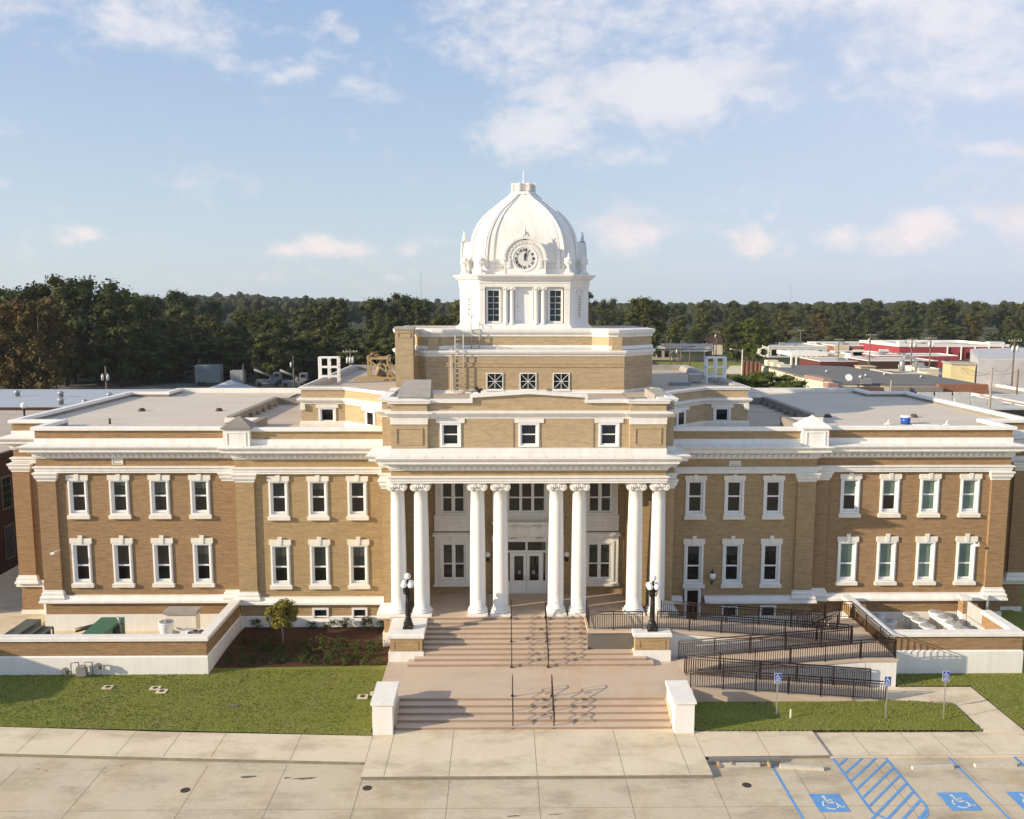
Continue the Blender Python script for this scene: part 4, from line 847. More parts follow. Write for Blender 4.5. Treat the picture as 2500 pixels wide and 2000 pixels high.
# clock dormers
def clock(M):
    def out(b,nm,mat,par): b.xf(M); return b.build(nm,mat,par)
    b=MB(); arch=[(-1.32,21.1),(1.32,21.1),(1.32,22.15)]+[(1.32*math.cos(t),22.15+1.27*math.sin(t)) for t in [PI*i/20 for i in range(1,20)]]+[(-1.32,22.15)]
    b.xprism(arch,-.42,.9)
    # mouldings
    for r0,r1,yy in ((1.22,1.36,-.50),(.86,.93,-.445),(1.08,1.13,-.445)):
        pts=[(r0*math.cos(t),r0*math.sin(t),r1*math.cos(t),r1*math.sin(t)) for t in [PI*i/24 for i in range(25)]]
        for i in range(24):
            a=pts[i]; c=pts[i+1]; b.xprism([(a[0],22.13+a[1]),(a[2],22.13+a[3]),(c[2],22.13+c[3]),(c[0],22.13+c[1])],yy,-.42)
    for s in (-1,1): b.box(s*1.18,s*1.44,-.54,-.3,22.02,22.14); b.box(s*.86,s*1.12,-.47,-.42,21.55,22.13); b.box(s*1.22,s*1.32,-.45,-.42,21.1,22.1)
    for i in range(13):
        t=PI*(i+.5)/13; r=1.0; 
        g=MB(); g.box(-.09,.09,-.47,-.42,-.055,.055); g.xf(Matrix.Translation(Vector((r*math.cos(t),0,22.13+r*math.sin(t))))@Matrix.Rotation(-(t-PI/2)+0,4,'Y')); k=len(b.v); b.v+=g.v; b.f+=[tuple(q+k for q in f_) for f_ in g.f]; b.sm+=g.sm
    for s in (-1,1):
        for i in range(3): b.box(s*.91,s*1.07,-.5,-.42,21.6+i*.17,21.73+i*.17)
    dz=out(b,'clock_dormer',WH,CH)
    # palmette
    g=MB()
    for i in range(7):
        t=PI*(.12+.76*i/6); L_=.36 if i!=3 else .62; g.tube([(0.05*math.cos(t),-.38,23.45),(L_*.55*math.cos(t),-.36,23.47+L_*.55*math.sin(t)),(L_*.85*math.cos(t),-.28,23.47+L_*.85*math.sin(t)),(L_*.8*math.cos(t),-.36,23.47+L_*1.05*math.sin(t))],.035,6,True,[.05,.075,.06,.02])
    g.box(-.12,.12,-.42,-.1,23.3,23.5)
    out(g,'palmette',STAIN,dz)
    b=MB(); b.ycyl(0,22.13,-.43,-.421,.70,48); cf=out(b,'clock_face',plain('clock_face_white',(.70,.68,.63),.5,.08,3),CH)
    b=MB(); n=48
    prof=[(.69,-.424),(.70,-.437),(.75,-.455),(.80,-.45),(.83,-.42)]; k=0
    for r_,y in prof:
        for i in range(n): t=2*PI*i/n; b.v.append((r_*math.cos(t),y,22.13+r_*math.sin(t)))
    for j in range(len(prof)-1):
        for i in range(n): i2=(i+1)%n; b.f.append((j*n+i,(j+1)*n+i,(j+1)*n+i2,j*n+i2)); b.sm.append(True)
    out(b,'clock_rim',WH,cf)
    for ang_,L_,w in ((2*PI*(12.05/12),.40,.035),(2*PI*3.0/60,.56,.022)):
        b=MB(); b.xprism([(-w*1.2,-.12),(w*1.2,-.12),(w*1.6,L_*.55),(0,L_),(-w*1.6,L_*.55)],-.47,-.455); b.xf(Matrix.Translation(Vector((0,0,22.13)))@Matrix.Rotation(ang_,4,'Y')); out(b,'clock_hand',BLK,cf)
    b=MB(); b.ycyl(0,22.13,-.48,-.45,.05,14); out(b,'clock_boss',BLK,cf)
    for h,s in enumerate(['XII','I','II','III','IV','V','VI','VII','VIII','IX','X','XI']):
        t=2*PI*h/12
        ml=M@Matrix.Translation(Vector((.535*math.sin(t),-.436,22.13+.535*math.cos(t))))@Matrix.Rotation(t,4,'Y')@Matrix.Rotation(PI/2,4,'X')
        tm=text_mesh('numeral',s,.235,BLK,None,(0,0,0),(0,0,0),.004,False,.009); tm.data.transform(ml); tm.parent=cf
for k in (0,1,3):
    M=Matrix.Translation(Vector((CX,CY,0)))@Matrix.Rotation(k*PI/2,4,'Z')@Matrix.Translation(Vector((0,-3.66,0)))
    clock(M)
# urns
UP=[(.30,21.16),(.30,21.28),(.22,21.34),(.20,21.46),(.12,21.52),(.08,21.60),(.13,21.66),(.22,21.80),(.26,21.96),(.25,22.06),(.28,22.10),(.28,22.15),(.16,22.20),(.07,22.26),(.05,22.34),(.07,22.40),(.02,22.50)]
um=MB().lathe(0,0,UP,16); um.box(-.3,.3,-.3,.3,21.1,21.26)
for k in range(6): t=k*PI/3; um.ico((.25*math.cos(t),.25*math.sin(t),21.9),.06,1)
um=um.mesh('urn',WH)
for x,y in ((2.78,3.82),(3.82,2.78)):
    for sx in (-1,1):
        for sy in (-1,1):
            o=D.objects.new('urn',um); COL.objects.link(o); o.parent=CH; o.location=(sx*x,CY+sy*y,0)
# lantern crown
b=MB(); cr=lambda r:[(CX+r*math.cos(PI/8+i*PI/4),CY+r*math.sin(PI/8+i*PI/4)) for i in range(8)]
b.lathe(CX,CY,[(1.0,26.36),(1.02,26.5),(.92,26.56),(.9,26.66),(.72,26.70),(.70,26.78)],8,False,PI/8)
for i in range(24): t=2*PI*i/24; b.ico((CX+.97*math.cos(t),CY+.97*math.sin(t),26.50),.05,1)
b.lathe(CX,CY,[(.66,26.72),(.72,26.74),(.72,27.12),(.78,27.14),(.78,27.2),(.3,27.24)],8,False,PI/8)
for x,y in cr(.80): b.box(x-.08,x+.08,y-.08,y+.08,26.72,27.26)
b.build('crown',STAIN,dome)
MB().lathe(CX,CY,[(.16,27.22),(.08,27.32),(.035,27.4),(.032,28.1),(.0,28.12)],10).build('finial',WH,dome)
# ladders and conduit on the drum
for x0,y0,z0,z1 in ((-4.32,3.75,13.85,17.3),(-3.36,4.85,16.5,17.95)):
    b=MB()
    for dx in (0,.5): b.tube([(x0+dx,y0,z0),(x0+dx,y0,z1),(x0+dx,y0+.25,z1+.22),(x0+dx,y0+.6,z1+.1),(x0+dx,y0+.6,z1-.3)],.028,6)
    k=z0+.3
    while k<z1: b.tube([(x0,y0,k),(x0+.5,y0,k)],.018,5); k+=.3
    for z in (z0+.5,z1-.6): b.tube([(x0,y0,z),(x0,y0+.25,z)],.02); b.tube([(x0+.5,y0,z),(x0+.5,y0+.25,z)],.02)
    b.build('roof_ladder',LADM,CH)
b=MB(); b.tube([(-4.52,3.9,16.6),(-4.52,3.9,14.1),(-4.4,3.6,13.95),(-2.9,3.5,13.95)],.03); b.tube([(-4.62,3.9,16.6),(-4.62,3.9,14.0),(-4.4,3.5,13.9)],.025); b.build('conduit',LADM,CH)
b=MB(); b.tube([(-3.3,6.0,18.6),(-3.42,5.85,18.3),(-3.5,5.7,18.0),(-3.45,5.6,17.8)],.02); b.build('cable',BLK,CH)
# small roof fittings
rf=MB(); 
for x,y in ((-26.57,10.7),(-21.2,10.7),(20.2,7.2),(25.9,7.15)):
    b=MB().lathe(x,y,[(.24,11.85),(.26,11.9),(.2,12.0),(.14,12.06)],12); b.build('roof_drain',plain('rusty_drain',(.10,.07,.05),.8,.2,8) if 'rusty_drain' not in D.materials else D.materials['rusty_drain'],CH)
MB().lathe(-25.9,4.2,[(.07,11.85),(.07,12.2)],10).build('vent_pipe',D.materials['rusty_drain'],CH)
b=MB(); b.box(-2.9,-2.75,3.2,3.35,13.8,14.1); 
for k in range(9): b.ico((-2.75+random.uniform(-.3,.3),3.2+random.uniform(-.1,.1),14.0+random.uniform(0,.22)),.13,1,.6)
tag(b.build('dark_tarp',BLK),'crumpled black tarp bundle on the roof beside the left lattice window','tarp')
tag(MB().box(1.3,1.6,2.8,3.2,13.8,14.15).box(1.22,1.66,2.74,3.24,14.15,14.19).build('roof_vent_box',GALV),'small grey metal box on the roof before the lattice windows','vent box')
b=MB().lathe(12.0,10.4,[(.0,13.85)],4) if 0 else MB(); b.box(11.6,12.4,10.1,10.8,13.9,14.4); b.box(11.55,12.45,10.05,10.85,14.4,14.46)
tag(b.build('roof_unit',GALV),'pale square roof unit beside the right lattice frame','roof unit')
tag(MB().box(9.9,11.3,8.3,9.0,13.85,14.02).box(10.0,11.2,8.4,8.9,14.02,14.07).build('skylight',plain('bluish_skylight',(.25,.28,.32),.4,.1,3)),'low bluish flat skylight on the right flank roof','skylight')
# blue bucket and rags
t=thing('bucket','blue bucket with white lid on the right roof','bucket',(23.85,3.9,11.85))
MB().lathe(23.85,3.9,[(.27,11.85),(.30,12.28)],18).build('pail',plain('blue_plastic',(.02,.09,.42),.35,.1,5),t); MB().lathe(23.85,3.9,[(.31,12.28),(.32,12.30),(.32,12.36),(.29,12.38)],18).build('lid',WW,t)
b=MB()
for i in range(5): x=24.35+i*.27; b.prism([(x-.3,3.2-.07*i),(x+.3,3.15-.07*i),(x+.35,3.4-.07*i),(x-.25,3.5-.07*i)],11.855,11.9+.02*(i%2))
tag(b.build('white_sheeting',WW),'scrap of white sheeting lying right of the blue bucket','sheeting')
for x,y,l in ((22.6,3.65,'left'),(26.05,3.2,'right')):
    tag(MB().box(x-.14,x+.14,y-.07,y+.07,11.855,11.95).tube([(x,y,11.9),(x+.1,y,12.15)],.05).build('white_fitting',WW),'small white pipe fitting on the right roof, %s of the blue bucket'%l,'pipe fitting')
# wooden bell frame on the left flank roof
t=thing('bell_frame','timber frame with an old bell on the left flank roof','bell frame',(-10.2,13.4,13.85))
b=MB(); X0,X1,Y0,Y1=-11.1,-9.7,13.0,14.4
for x in (X0,X1):
    for y in (Y0,Y1): b.bar((x,y,13.9),(x,y,15.45),.13)
for x in (X0,X1): b.bar((x,Y0-.1,15.5),(x,Y1+.1,15.5),.14)
for y in (Y0,Y1): b.bar((X0-.1,y,15.38),(X1+.1,y,15.38),.14); b.bar((X0-.1,y-.12,13.98),(X1+.5,y-.12,13.98),.15)
b.bar((X0,Y0-.12,15.3),(X1+.6,Y0-.12,14.0),.09); b.bar((X1-.3,Y0,15.0),(X1+.7,Y0,13.95),.13); b.bar((X1-.5,Y0,15.0),(X1-.9,Y0,13.95),.13); b.bar((X1-.1,Y1,15.2),(X1+.8,Y1,13.95),.12); b.box(-12.0,-9.0,12.0,14.8,13.84,13.96)
b.build('timber_frame',WOOD,t)
MB().lathe(-10.3,13.7,[(.55,14.1),(.5,14.2),(.38,14.45),(.30,14.8),(.22,14.98),(.06,15.05),(.06,15.3)],20).build('bell',plain('old_bronze',(.22,.19,.14),.5,.2,6,metal=.5),t)
MB().ico((-10.85,13.7,15.65),.2,2,.7).ico((-10.5,13.6,15.58),.22,2,.4).build('wheel_hub',plain('rust',(.2,.12,.07),.8),t)

# ================= SITE
# --- stairs and terrace
st=thing('entrance_steps','wide salmon concrete entrance steps in two flights with a landing','steps',(0,-8,0))
b=MB(); n=5; z0=0.004; r=.757/5; run=(12.17-10.50)/4
tr=MB()
for i in range(n): b.box(-6.3,6.33,-12.17+i*run,-10.4,-.2 if i==0 else i*r-.05,(i+1)*r-.004); tr.box(-6.3,6.33,-12.185+i*run,-10.4-.001*i,(i+1)*r-.03,(i+1)*r)
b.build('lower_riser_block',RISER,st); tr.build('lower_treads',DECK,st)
b=MB(); b.prism([(-7.4,-12.0),(-6.3,-12.0),(-6.3,-10.45),(6.33,-10.45),(6.33,-12.0),(7.4,-12.0),(7.45,-8.1),(7.75,-8.1),(7.75,-5.95),(-7.4,-5.95)],-.3,.7545); b.build('landing',DECK,st)
b=MB(); tr=MB(); r=(2.27-.757)/10; run=(6.95-3.9)/9
for i in range(10):
    x0,x1=(-6.32,6.4) if i==0 else ((-6.0,6.05) if i==1 else ((-5.75,5.75) if i==2 else (-5.6,3.08)))
    b.box(x0,x1,-6.95+i*run,-3.8-.001*i,.75,.757+(i+1)*r-.006); tr.box(x0,x1,-6.965+i*run,-3.81-.001*i,.757+(i+1)*r-.03,.757+(i+1)*r-(.002 if i==9 else 0))
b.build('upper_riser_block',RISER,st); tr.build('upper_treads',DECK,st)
# the dark riser shade is put into the riser colour
def cheek(s,lab):
    x0,x1=(6.33,7.3) if s>0 else (-7.33,-6.35)
    t=thing('cheek_wall',lab,'low wall',((x0+x1)/2,-12,0),'white walls ending the lower steps')
    b=MB(); b.xf
    b.v=[]; k=[(x0,-12.68,-.1),(x1,-12.68,-.1),(x1,-10.55,.6),(x0,-10.55,.6)]
    b.box(x0+.04,x1-.04,-12.6,-10.62,-.2,1.42); b.build('wall_body',WH,t)
    MB().prism([(x0-.03,-12.68),(x1+.03,-12.68),(x1+.03,-10.55),(x0-.03,-10.55)],1.42,lambda x,y:1.54+.06*(y+12.68)/2.1).build('coping',WH,t)
cheek(-1,'low white wall with flat coping at the left end of the lower steps'); cheek(1,'low white wall with flat coping at the right end of the lower steps')
def pedestal(x0,x1,y0,y1,zc,lab,zb=.0):
    t=thing('pedestal',lab,'pedestal',((x0+x1)/2,(y0+y1)/2,0),'brick pedestals carrying the lamps')
    b=MB(); b.box(x0-.08,x1+.08,y0-.08,y1,zb,zc-1.02); b.prism([(x0-.08,y0-.08),(x1+.08,y0-.08),(x1+.02,y0-.02),(x0-.02,y0-.02)],zc-1.02,zc-.95); b.build('base',WH,t)
    b=MB(); b.box(x0,x1,y0,y1,zc-1.02,zc-.3); b.build('brick_body',BR_M,t)
    MB().ring(x0+.2,x1-.2,zc-.88,zc-.42,x0+.24,x1-.24,zc-.84,zc-.46,y0-.02,y0).build('brick_panel',BR_M,t)
    MB().sweep([(x0,y1),(x0,y0),(x1,y0),(x1,y1)],[(-.2,zc-.3),(.05,zc-.28),(.12,zc-.2),(.12,zc-.04),(.09,zc),(-1.0 if x1-x0>2 else -.85,zc+.003)]).box(x0+.1,x1-.1,y0+.1,y1,zc-.25,zc+.001).build('coping',WH,t)
pedestal(-7.3,-5.62,-6.22,-3.88,2.24,'brick pedestal with broad white coping left of the upper steps')
pedestal(5.52,7.3,-6.3,-5.62,2.30,'brick pedestal with white coping before the ramp, right of the steps',.0)
# ramp
rp=thing('access_ramp','switchback concrete access ramp with white side walls right of the steps','ramp',(12,-6,0))
def wedge(x0,x1,y0,y1,za,zb_,mat,nm,base=-.3):
    b=MB(); b.v=[(x0,y0,base),(x1,y0,base),(x1,y1,base),(x0,y1,base),(x0,y0,za),(x1,y0,zb_),(x1,y1,zb_),(x0,y1,za)]
    for q in ((0,1,5,4),(1,2,6,5),(2,3,7,6),(3,0,4,7),(4,5,6,7)): b.f.append(q); b.sm.append(False)
    return b.build(nm,mat,rp)
PY0,PY1=-5.88,-4.0
# platform beside the steps
MB().box(3.08,5.6,-5.84,-3.87,.7,2.12).build('platform_core',CONC_D,rp)
MB().box(3.06,7.4,-5.92,-3.87,2.12,2.265).build('platform_slab',DECK,rp)
MB().box(5.6,7.4,-5.84,-3.87,-.3,2.12).build('platform_wall',WH,rp)
wedge(7.4,17.0,-5.84,-4.06,2.12,1.35,WH,'run_wall'); 
def deck(x0,x1,y0,y1,za,zb_,th=.15):
    b=MB(); b.v=[(x0,y0,za-th),(x1,y0,zb_-th),(x1,y1,zb_-th),(x0,y1,za-th),(x0,y0,za),(x1,y0,zb_),(x1,y1,zb_),(x0,y1,za)]
    for q in ((0,1,5,4),(1,2,6,5),(2,3,7,6),(3,0,4,7),(4,5,6,7),(3,2,1,0)): b.f.append(q); b.sm.append(False)
    return b.build('deck',DECK,rp)
deck(7.4,17.0,-5.92,-4.0,2.27,1.50)
wedge(7.75,17.0,-7.86,-6.12,.66,1.36,WH,'run_wall'); deck(7.75,17.0,-7.92,-6.06,.76,1.50,.13)
wedge(16.98,18.58,-7.86,-2.2,1.36,1.36,WH,'landing_wall'); MB().box(16.98,18.62,-7.93,-2.15,1.36,1.502).build('landing_deck',DECK,rp)
wedge(7.75,17.3,-9.55,-7.93,.755,.012,DECK,'lower_run'); MB().box(7.4,7.8,-9.9,-7.9,-.3,.753).build('lower_turn',DECK,rp)
# areaway steps
b=MB()
for i in range(5): b.box(15.3+i*.34,17.0,-3.95,-2.2,.0,.62+i*.17)
b.build('areaway_steps',DECK,rp)
struct(MB().box(8.1,15.4,-3.98,-.34,-.3,.45).build('areaway',WALK))
b=MB().box(8.5,9.15,-3.2,-2.4,.45,1.45).box(8.45,9.2,-3.25,-2.35,1.45,1.5); tag(b.build('wooden_crate',plain('brown_timber',(.12,.06,.035),.7,.3,5)),'brown timber box standing in the areaway beside the basement door','box')
# railing builder
def railing(name,pts,lab,H=.98,gap=.115,posts=1.75,group='dark metal railings of the ramp',inner=True,pick=True):
    t=thing(name,lab,'railing',pts[0],group)
    P=[Vector(p) for p in pts]; b=MB(); g=MB(); pk=MB(); up_=Vector((0,0,1))
    b.tube([p+up_*H for p in P],.034,6)
    if pick: g.tube([p+up_*(H-.13) for p in P],.024,6); g.tube([p+up_*.1 for p in P],.018,6)
    L=[0]
    for i in range(1,len(P)): L.append(L[-1]+(P[i]-P[i-1]).length)
    def at(s):
        for i in range(1,len(P)):
            if s<=L[i]+1e-6: u=(s-L[i-1])/(L[i]-L[i-1]); return P[i-1]*(1-u)+P[i]*u
        return P[-1]
    b.build('top_rail',RAILM,t)
    if pick:
        g.build('lower_rails',RAILM,t)
        n=int(L[-1]/gap)
        for i in range(1,n): q=at(i*L[-1]/n); pk.box(q.x-.014,q.x+.014,q.y-.014,q.y+.014,q.z+.1,q.z+H-.13)
        tag(pk.build('pickets',RAILM,t),kind='stuff') if n>100 else pk.build('pickets',RAILM,t)
    n=max(1,round(L[-1]/posts)); pm=None
    for i in range(n+1):
        q=at(i*L[-1]/n); MB().box(q.x-.025,q.x+.025,q.y-.025,q.y+.025,q.z-.02,q.z+H).build('post',RAILM,t)
    return t
za=lambda x:2.27-(x-7.4)/9.6*.77
zb_=lambda x:.76+(x-7.75)/9.25*.74
zc_=lambda x:.757-(x-7.75)/9.55*.745
railing('ramp_railing',[(3.16,-4.0,2.27),(3.16,-5.8,2.27),(5.95,-5.8,2.27)],'dark railing from the portico floor along the platform left of the lamp')
railing('ramp_railing',[(6.75,-5.8,2.27),(7.4,-5.8,2.27),(16.9,-5.8,za(16.9))],'long dark railing on the front edge of the uppermost ramp run')
railing('ramp_railing',[(7.25,-4.1,2.27),(16.2,-4.1,za(16.2))],'dark railing on the building side of the uppermost ramp run')
railing('ramp_railing',[(7.85,-6.12,zb_(7.85)),(17.0,-6.12,1.5),(17.0,-5.9,1.5)],'dark railing on the rear edge of the middle ramp run')
railing('ramp_railing',[(7.8,-7.84,zb_(7.8)),(17.0,-7.84,1.5),(18.5,-7.84,1.5)],'dark railing on the front edge of the middle ramp run')
railing('ramp_railing',[(18.5,-7.8,1.5),(18.5,-2.2,1.5),(17.1,-2.2,1.5),(15.4,-2.2,.62)],'dark railing along the right landing beside the white enclosure wall')
railing('ramp_railing',[(7.85,-8.02,zc_(7.85)),(17.2,-8.02,.03)],'dark railing on the rear edge of the lowest ramp run')
railing('ramp_railing',[(7.75,-9.48,zc_(7.75)),(17.35,-9.48,.02)],'dark railing on the front edge of the lowest ramp run, nearest the lawn')
railing('ramp_railing',[(17.0,-4.05,1.5),(17.0,-3.95,1.5),(15.3,-3.95,.65),(14.9,-3.95,.5)],'short dark railing down the areaway steps at the ramp landing')
railing('upper_handrail',[(16.0,-3.0,1.0),(17.2,-3.0,1.5),(17.5,-3.0,1.5)],'small dark handrail in the middle of the areaway steps',.8,pick=False,posts=.9)
def handrail(x,y0,z0,y1,z1,lab,ext=.3):
    t=thing('stair_handrail',lab,'handrail',(x,y0,z0),'dark handrails in the middle of the steps')
    a=Vector((x,y0,z0)); c=Vector((x,y1,z1)); ex=Vector((0,ext,0)); up_=lambda h:Vector((0,0,h))
    MB().tube([a-ex+up_(.55),a-ex+up_(.86),a+up_(.88),c+up_(.9),c+ex+up_(.9),c+ex+up_(.45)],.024,6).build('top_rail',RAILM,t)
    MB().tube([a-ex*.7+up_(.42),a+up_(.45),c+up_(.47),c+ex*.8+up_(.47)],.02,6).build('lower_rail',RAILM,t)
    for k in range(3):
        q=a.lerp(c,k/2); MB().box(x-.025,x+.025,q.y-.025,q.y+.025,q.z-.15,q.z+.88).box(x-.07,x+.07,q.y-.07,q.y+.07,q.z-.02,q.z+.012).build('post',RAILM,t)
    for k in range(4):
        q=a.lerp(c,(k+.5)/4); MB().box(x-.015,x+.015,q.y-.06,q.y+.06,q.z+.60,q.z+.72).build('square_knob',RAILM,t)
for x,l in ((-.95,'left'),(.93,'right')):
    handrail(x,-7.1,.8,-4.0,2.3,'dark metal handrail, %s of the pair on the upper flight'%l); handrail(x,-12.1,.05,-10.4,.8,'dark metal handrail, %s of the pair on the lower flight'%l)
# lamps
def lamp(x,y,z,lab):
    t=thing('lamp_post',lab,'lamp post',(x,y,z),'black five-globe lamp posts')
    b=MB(); b.box(x-.26,x+.26,y-.26,y+.26,z,z+.1); b.lathe(x,y,[(.25,z+.1),(.25,z+.3),(.2,z+.34),(.22,z+.42),(.17,z+.5)],8,False,PI/8); b.build('base',BLK,t)
    for k in range(4):
        a=k*PI/2+PI/4; MB().ico((x+.23*math.cos(a),y+.23*math.sin(a),z+.12),.1,1,1.2).build('claw_foot',BLK,t)
    b=MB(); b.lathe(x,y,[(.13,z+.5),(.15,z+.56),(.12,z+.62),(.105,z+1.9),(.14,z+1.94),(.11,z+2.0),(.18,z+2.1),(.16,z+2.2),(.07,z+2.3),(.06,z+2.6)],12)
    for k in range(8): a=k*PI/4; b.tube([(x+.12*math.cos(a),y+.12*math.sin(a),z+.65),(x+.105*math.cos(a),y+.105*math.sin(a),z+1.88)],.02,5)
    b.lathe(x,y,[(.06,z+2.56),(.1,z+2.62),(.08,z+2.66)],10); b.build('shaft',BLK,t)
    for k in range(4):
        a=k*PI/2+PI/4; dx,dy=math.cos(a),math.sin(a)
        b=MB(); b.tube([(x+.08*dx,y+.08*dy,z+1.95),(x+.22*dx,y+.22*dy,z+1.9),(x+.27*dx,y+.27*dy,z+2.05),(x+.25*dx,y+.25*dy,z+2.2)],.035,6); b.lathe(x+.25*dx,y+.25*dy,[(.04,z+2.16),(.09,z+2.22),(.09,z+2.26)],10); o=b.build('arm',BLK,t)
        MB().ico((x+.25*dx,y+.25*dy,z+2.39),.165,3).build('globe',GLOBE,o)
    MB().ico((x,y,z+2.82),.175,3).build('top_globe',GLOBE,t)
lamp(-6.43,-5.35,2.24,'black cast iron lamp post with five white globes, left of the steps')
lamp(6.44,-5.95,2.30,'black cast iron lamp post with five white globes, right by the ramp')
# --- enclosures
def wall_run(path,zt,brick_mat,nm,lab,zbase=-.3,zw=1.22,th=.34):
    t=thing(nm,lab,'enclosure wall',(path[0][0],path[0][1],0))
    MB().sweep(path,[(0,zw),(0,zt-.2),(-th,zt-.2),(-th,zw)],loop=True,caps=True).build('brick_band',brick_mat,t)
    MB().sweep(path,[(.06,zbase),(.06,zw-.05),(0,zw+.02),(-th,zw+.02),(-th-.04,zbase)],caps=True).build('white_base',WH,t)
    MB().sweep(path,[(.12,zt-.2),(.12,zt-.02),(.1,zt),(-th-.07,zt),(-th-.09,zt-.2)],loop=True,caps=True).build('coping',WH,t)
wall_run([(-32.5,-6.85),(-16.72,-6.85),(-16.72,-.4)],2.22,BR_E,'enclosure_wall','low brick enclosure wall with white coping before the left wing',zw=1.2) if 0 else wall_run([(-34,-6.2),(-16.85,-6.2),(-16.85,-.4)],2.12,BR_E,'enclosure_wall','low brick enclosure wall with white coping before the left wing',zw=1.08)
wall_run([(18.72,-.4),(18.72,-6.3),(25.9,-6.3),(25.9,-3.0)][0:] ,2.26,BR_E,'enclosure_wall','low brick enclosure wall with white coping before the right wing',zw=1.27)
wall_run([(26.0,-.9),(26.0,-.35)],2.26,BR_E,'enclosure_pier','short brick pier with white coping beside the mesh gate of the right enclosure',zw=1.27,th=.4)
struct(MB().box(-34,-17,-6,0.3,-.3,.03).build('enclosure_floor',WALK)); struct(MB().box(18.9,25.7,-6.1,0.3,-.3,.5).build('enclosure_floor',WALK))
t=thing('mesh_gate','grey mesh gate closing the gap in the right enclosure wall','gate',(26,-3,0))
b=MB(); b.ring(0,2.05,.25,2.1,.05,2.0,.3,2.05,-.02,.02); b.box(0,2.05,-.02,.02,1.15,1.2); M=Matrix.Translation(Vector((25.85,-2.95,0)))@Matrix.Rotation(PI/2,4,'Z'); b.xf(M); b.build('gate_frame',GALV,t)
b=MB(); 
for i in range(44): x=.05+i*.0445; b.box(x,x+.02,-.008,.008,.3,2.05)
for i in range(38): z=.33+i*.0455; b.box(.05,2.0,-.006,.006,z,z+.012)
b.xf(M); b.build('gate_mesh',plain('pale_mesh',(.6,.6,.58),.5),t)
t=copy_tree(t,(26.9,-1.35,0),'second grey mesh gate leaf standing open nearer the right wing wall',rz=-.6)
# condensers
def condenser(x,y,z,lab,h=.95,r=.42,grp='round topped air conditioning units in the right enclosure'):
    t=thing('condenser',lab,'air conditioner',(x,y,z),grp,world=False)
    b=MB(); b.lathe(0,0,[(r*.84,0),(r*.86,h*.7),(r,h*.86),(r*1.02,h*.93)],24); b.lathe(0,0,[(r*1.02,h*.93),(r*1.04,h),(r*.93,h)],24); b.build('casing',WW,t,False)
    b=MB()
    for k in range(7): q=r*(.2+.11*k); b.lathe(0,0,[(q,h-.015),(q+.015,h+.012),(q+.03,h-.015)],20)
    for k in range(12): a=k*PI/6; b.tube([(.06*math.cos(a),.06*math.sin(a),h),(r*.95*math.cos(a),r*.95*math.sin(a),h)],.008,4)
    b.lathe(0,0,[(.1,h-.01),(.1,h+.02),(.0,h+.02)],10)
    b.build('fan_grille',plain('grille_grey',(.35,.34,.31),.5) if 'grille_grey' not in D.materials else D.materials['grille_grey'],t,False)
    MB().lathe(0,0,[(r*.9,h-.05),(r*.9,h-.03)],20).build('fan_well',D.materials['dark_interior'],t,False); return t
cpos=[(20.4,-1.15),(20.75,-2.05),(22.53,-1.0),(22.57,-1.85),(22.6,-2.8),(24.22,-.6),(24.25,-1.5),(24.25,-2.4),(24.3,-3.15)]
ords=['rearmost of the pair at the left end','front one of the pair at the left end','rearmost of the middle row of three','centre one of the middle row of three','front one of the middle row of three','rearmost of the right-hand row of four','second from the rear of the right-hand row','third from the rear of the right-hand row','front one of the right-hand row, half hidden by the wall']
c0=condenser(*cpos[0],.5,'white round air conditioner, '+ords[0],.78,.43); cache(c0)
for p,o in zip(cpos[1:],ords[1:]): copy_tree(c0,(*p,.5),'white round air conditioner, '+o)
c1=condenser(-20.85,-4.0,.1,'short beige round-topped air conditioner left of a taller one, left enclosure',1.0,.40,'round topped units in the left enclosure'); copy_tree(c1,(-20.2,-2.9,.1),'taller beige round-topped air conditioner by the wall unit, left enclosure',scale=(1,1,1.6))
t=thing('wall_unit','beige upright box unit against the left wing wall','air conditioner',(-19.8,-1.6,0)); MB().box(-20.6,-18.9,-1.9,-1.2,.1,1.75).build('casing',CREAM,t); MB().box(-20.7,-18.8,-2.0,-1.1,1.75,1.95).build('top_cover',CAPST,t)
t=thing('heat_pump','large white square unit with one dark fan, left enclosure','air conditioner',(-18.4,-3.4,0)); MB().box(-19.3,-17.5,-4.4,-2.6,.05,1.2).build('casing',WW,t); MB().lathe(-18.35,-3.3,[(.55,1.2),(.56,1.24),(.50,1.25),(.5,1.21)],24).build('fan_ring',WW,t)
b=MB(); b.lathe(-18.35,-3.3,[(.5,1.205),(.5,1.21)],24); b.build('fan_well',D.materials['dark_interior'],t); b=MB()
for k in range(5): a=k*2*PI/5; b.prism([(-18.35,-3.3),(-18.35+.46*math.cos(a),-3.3+.46*math.sin(a)),(-18.35+.46*math.cos(a+.6),-3.3+.46*math.sin(a+.6))],1.212,1.225)
b.build('fan_blade',GALV,t)
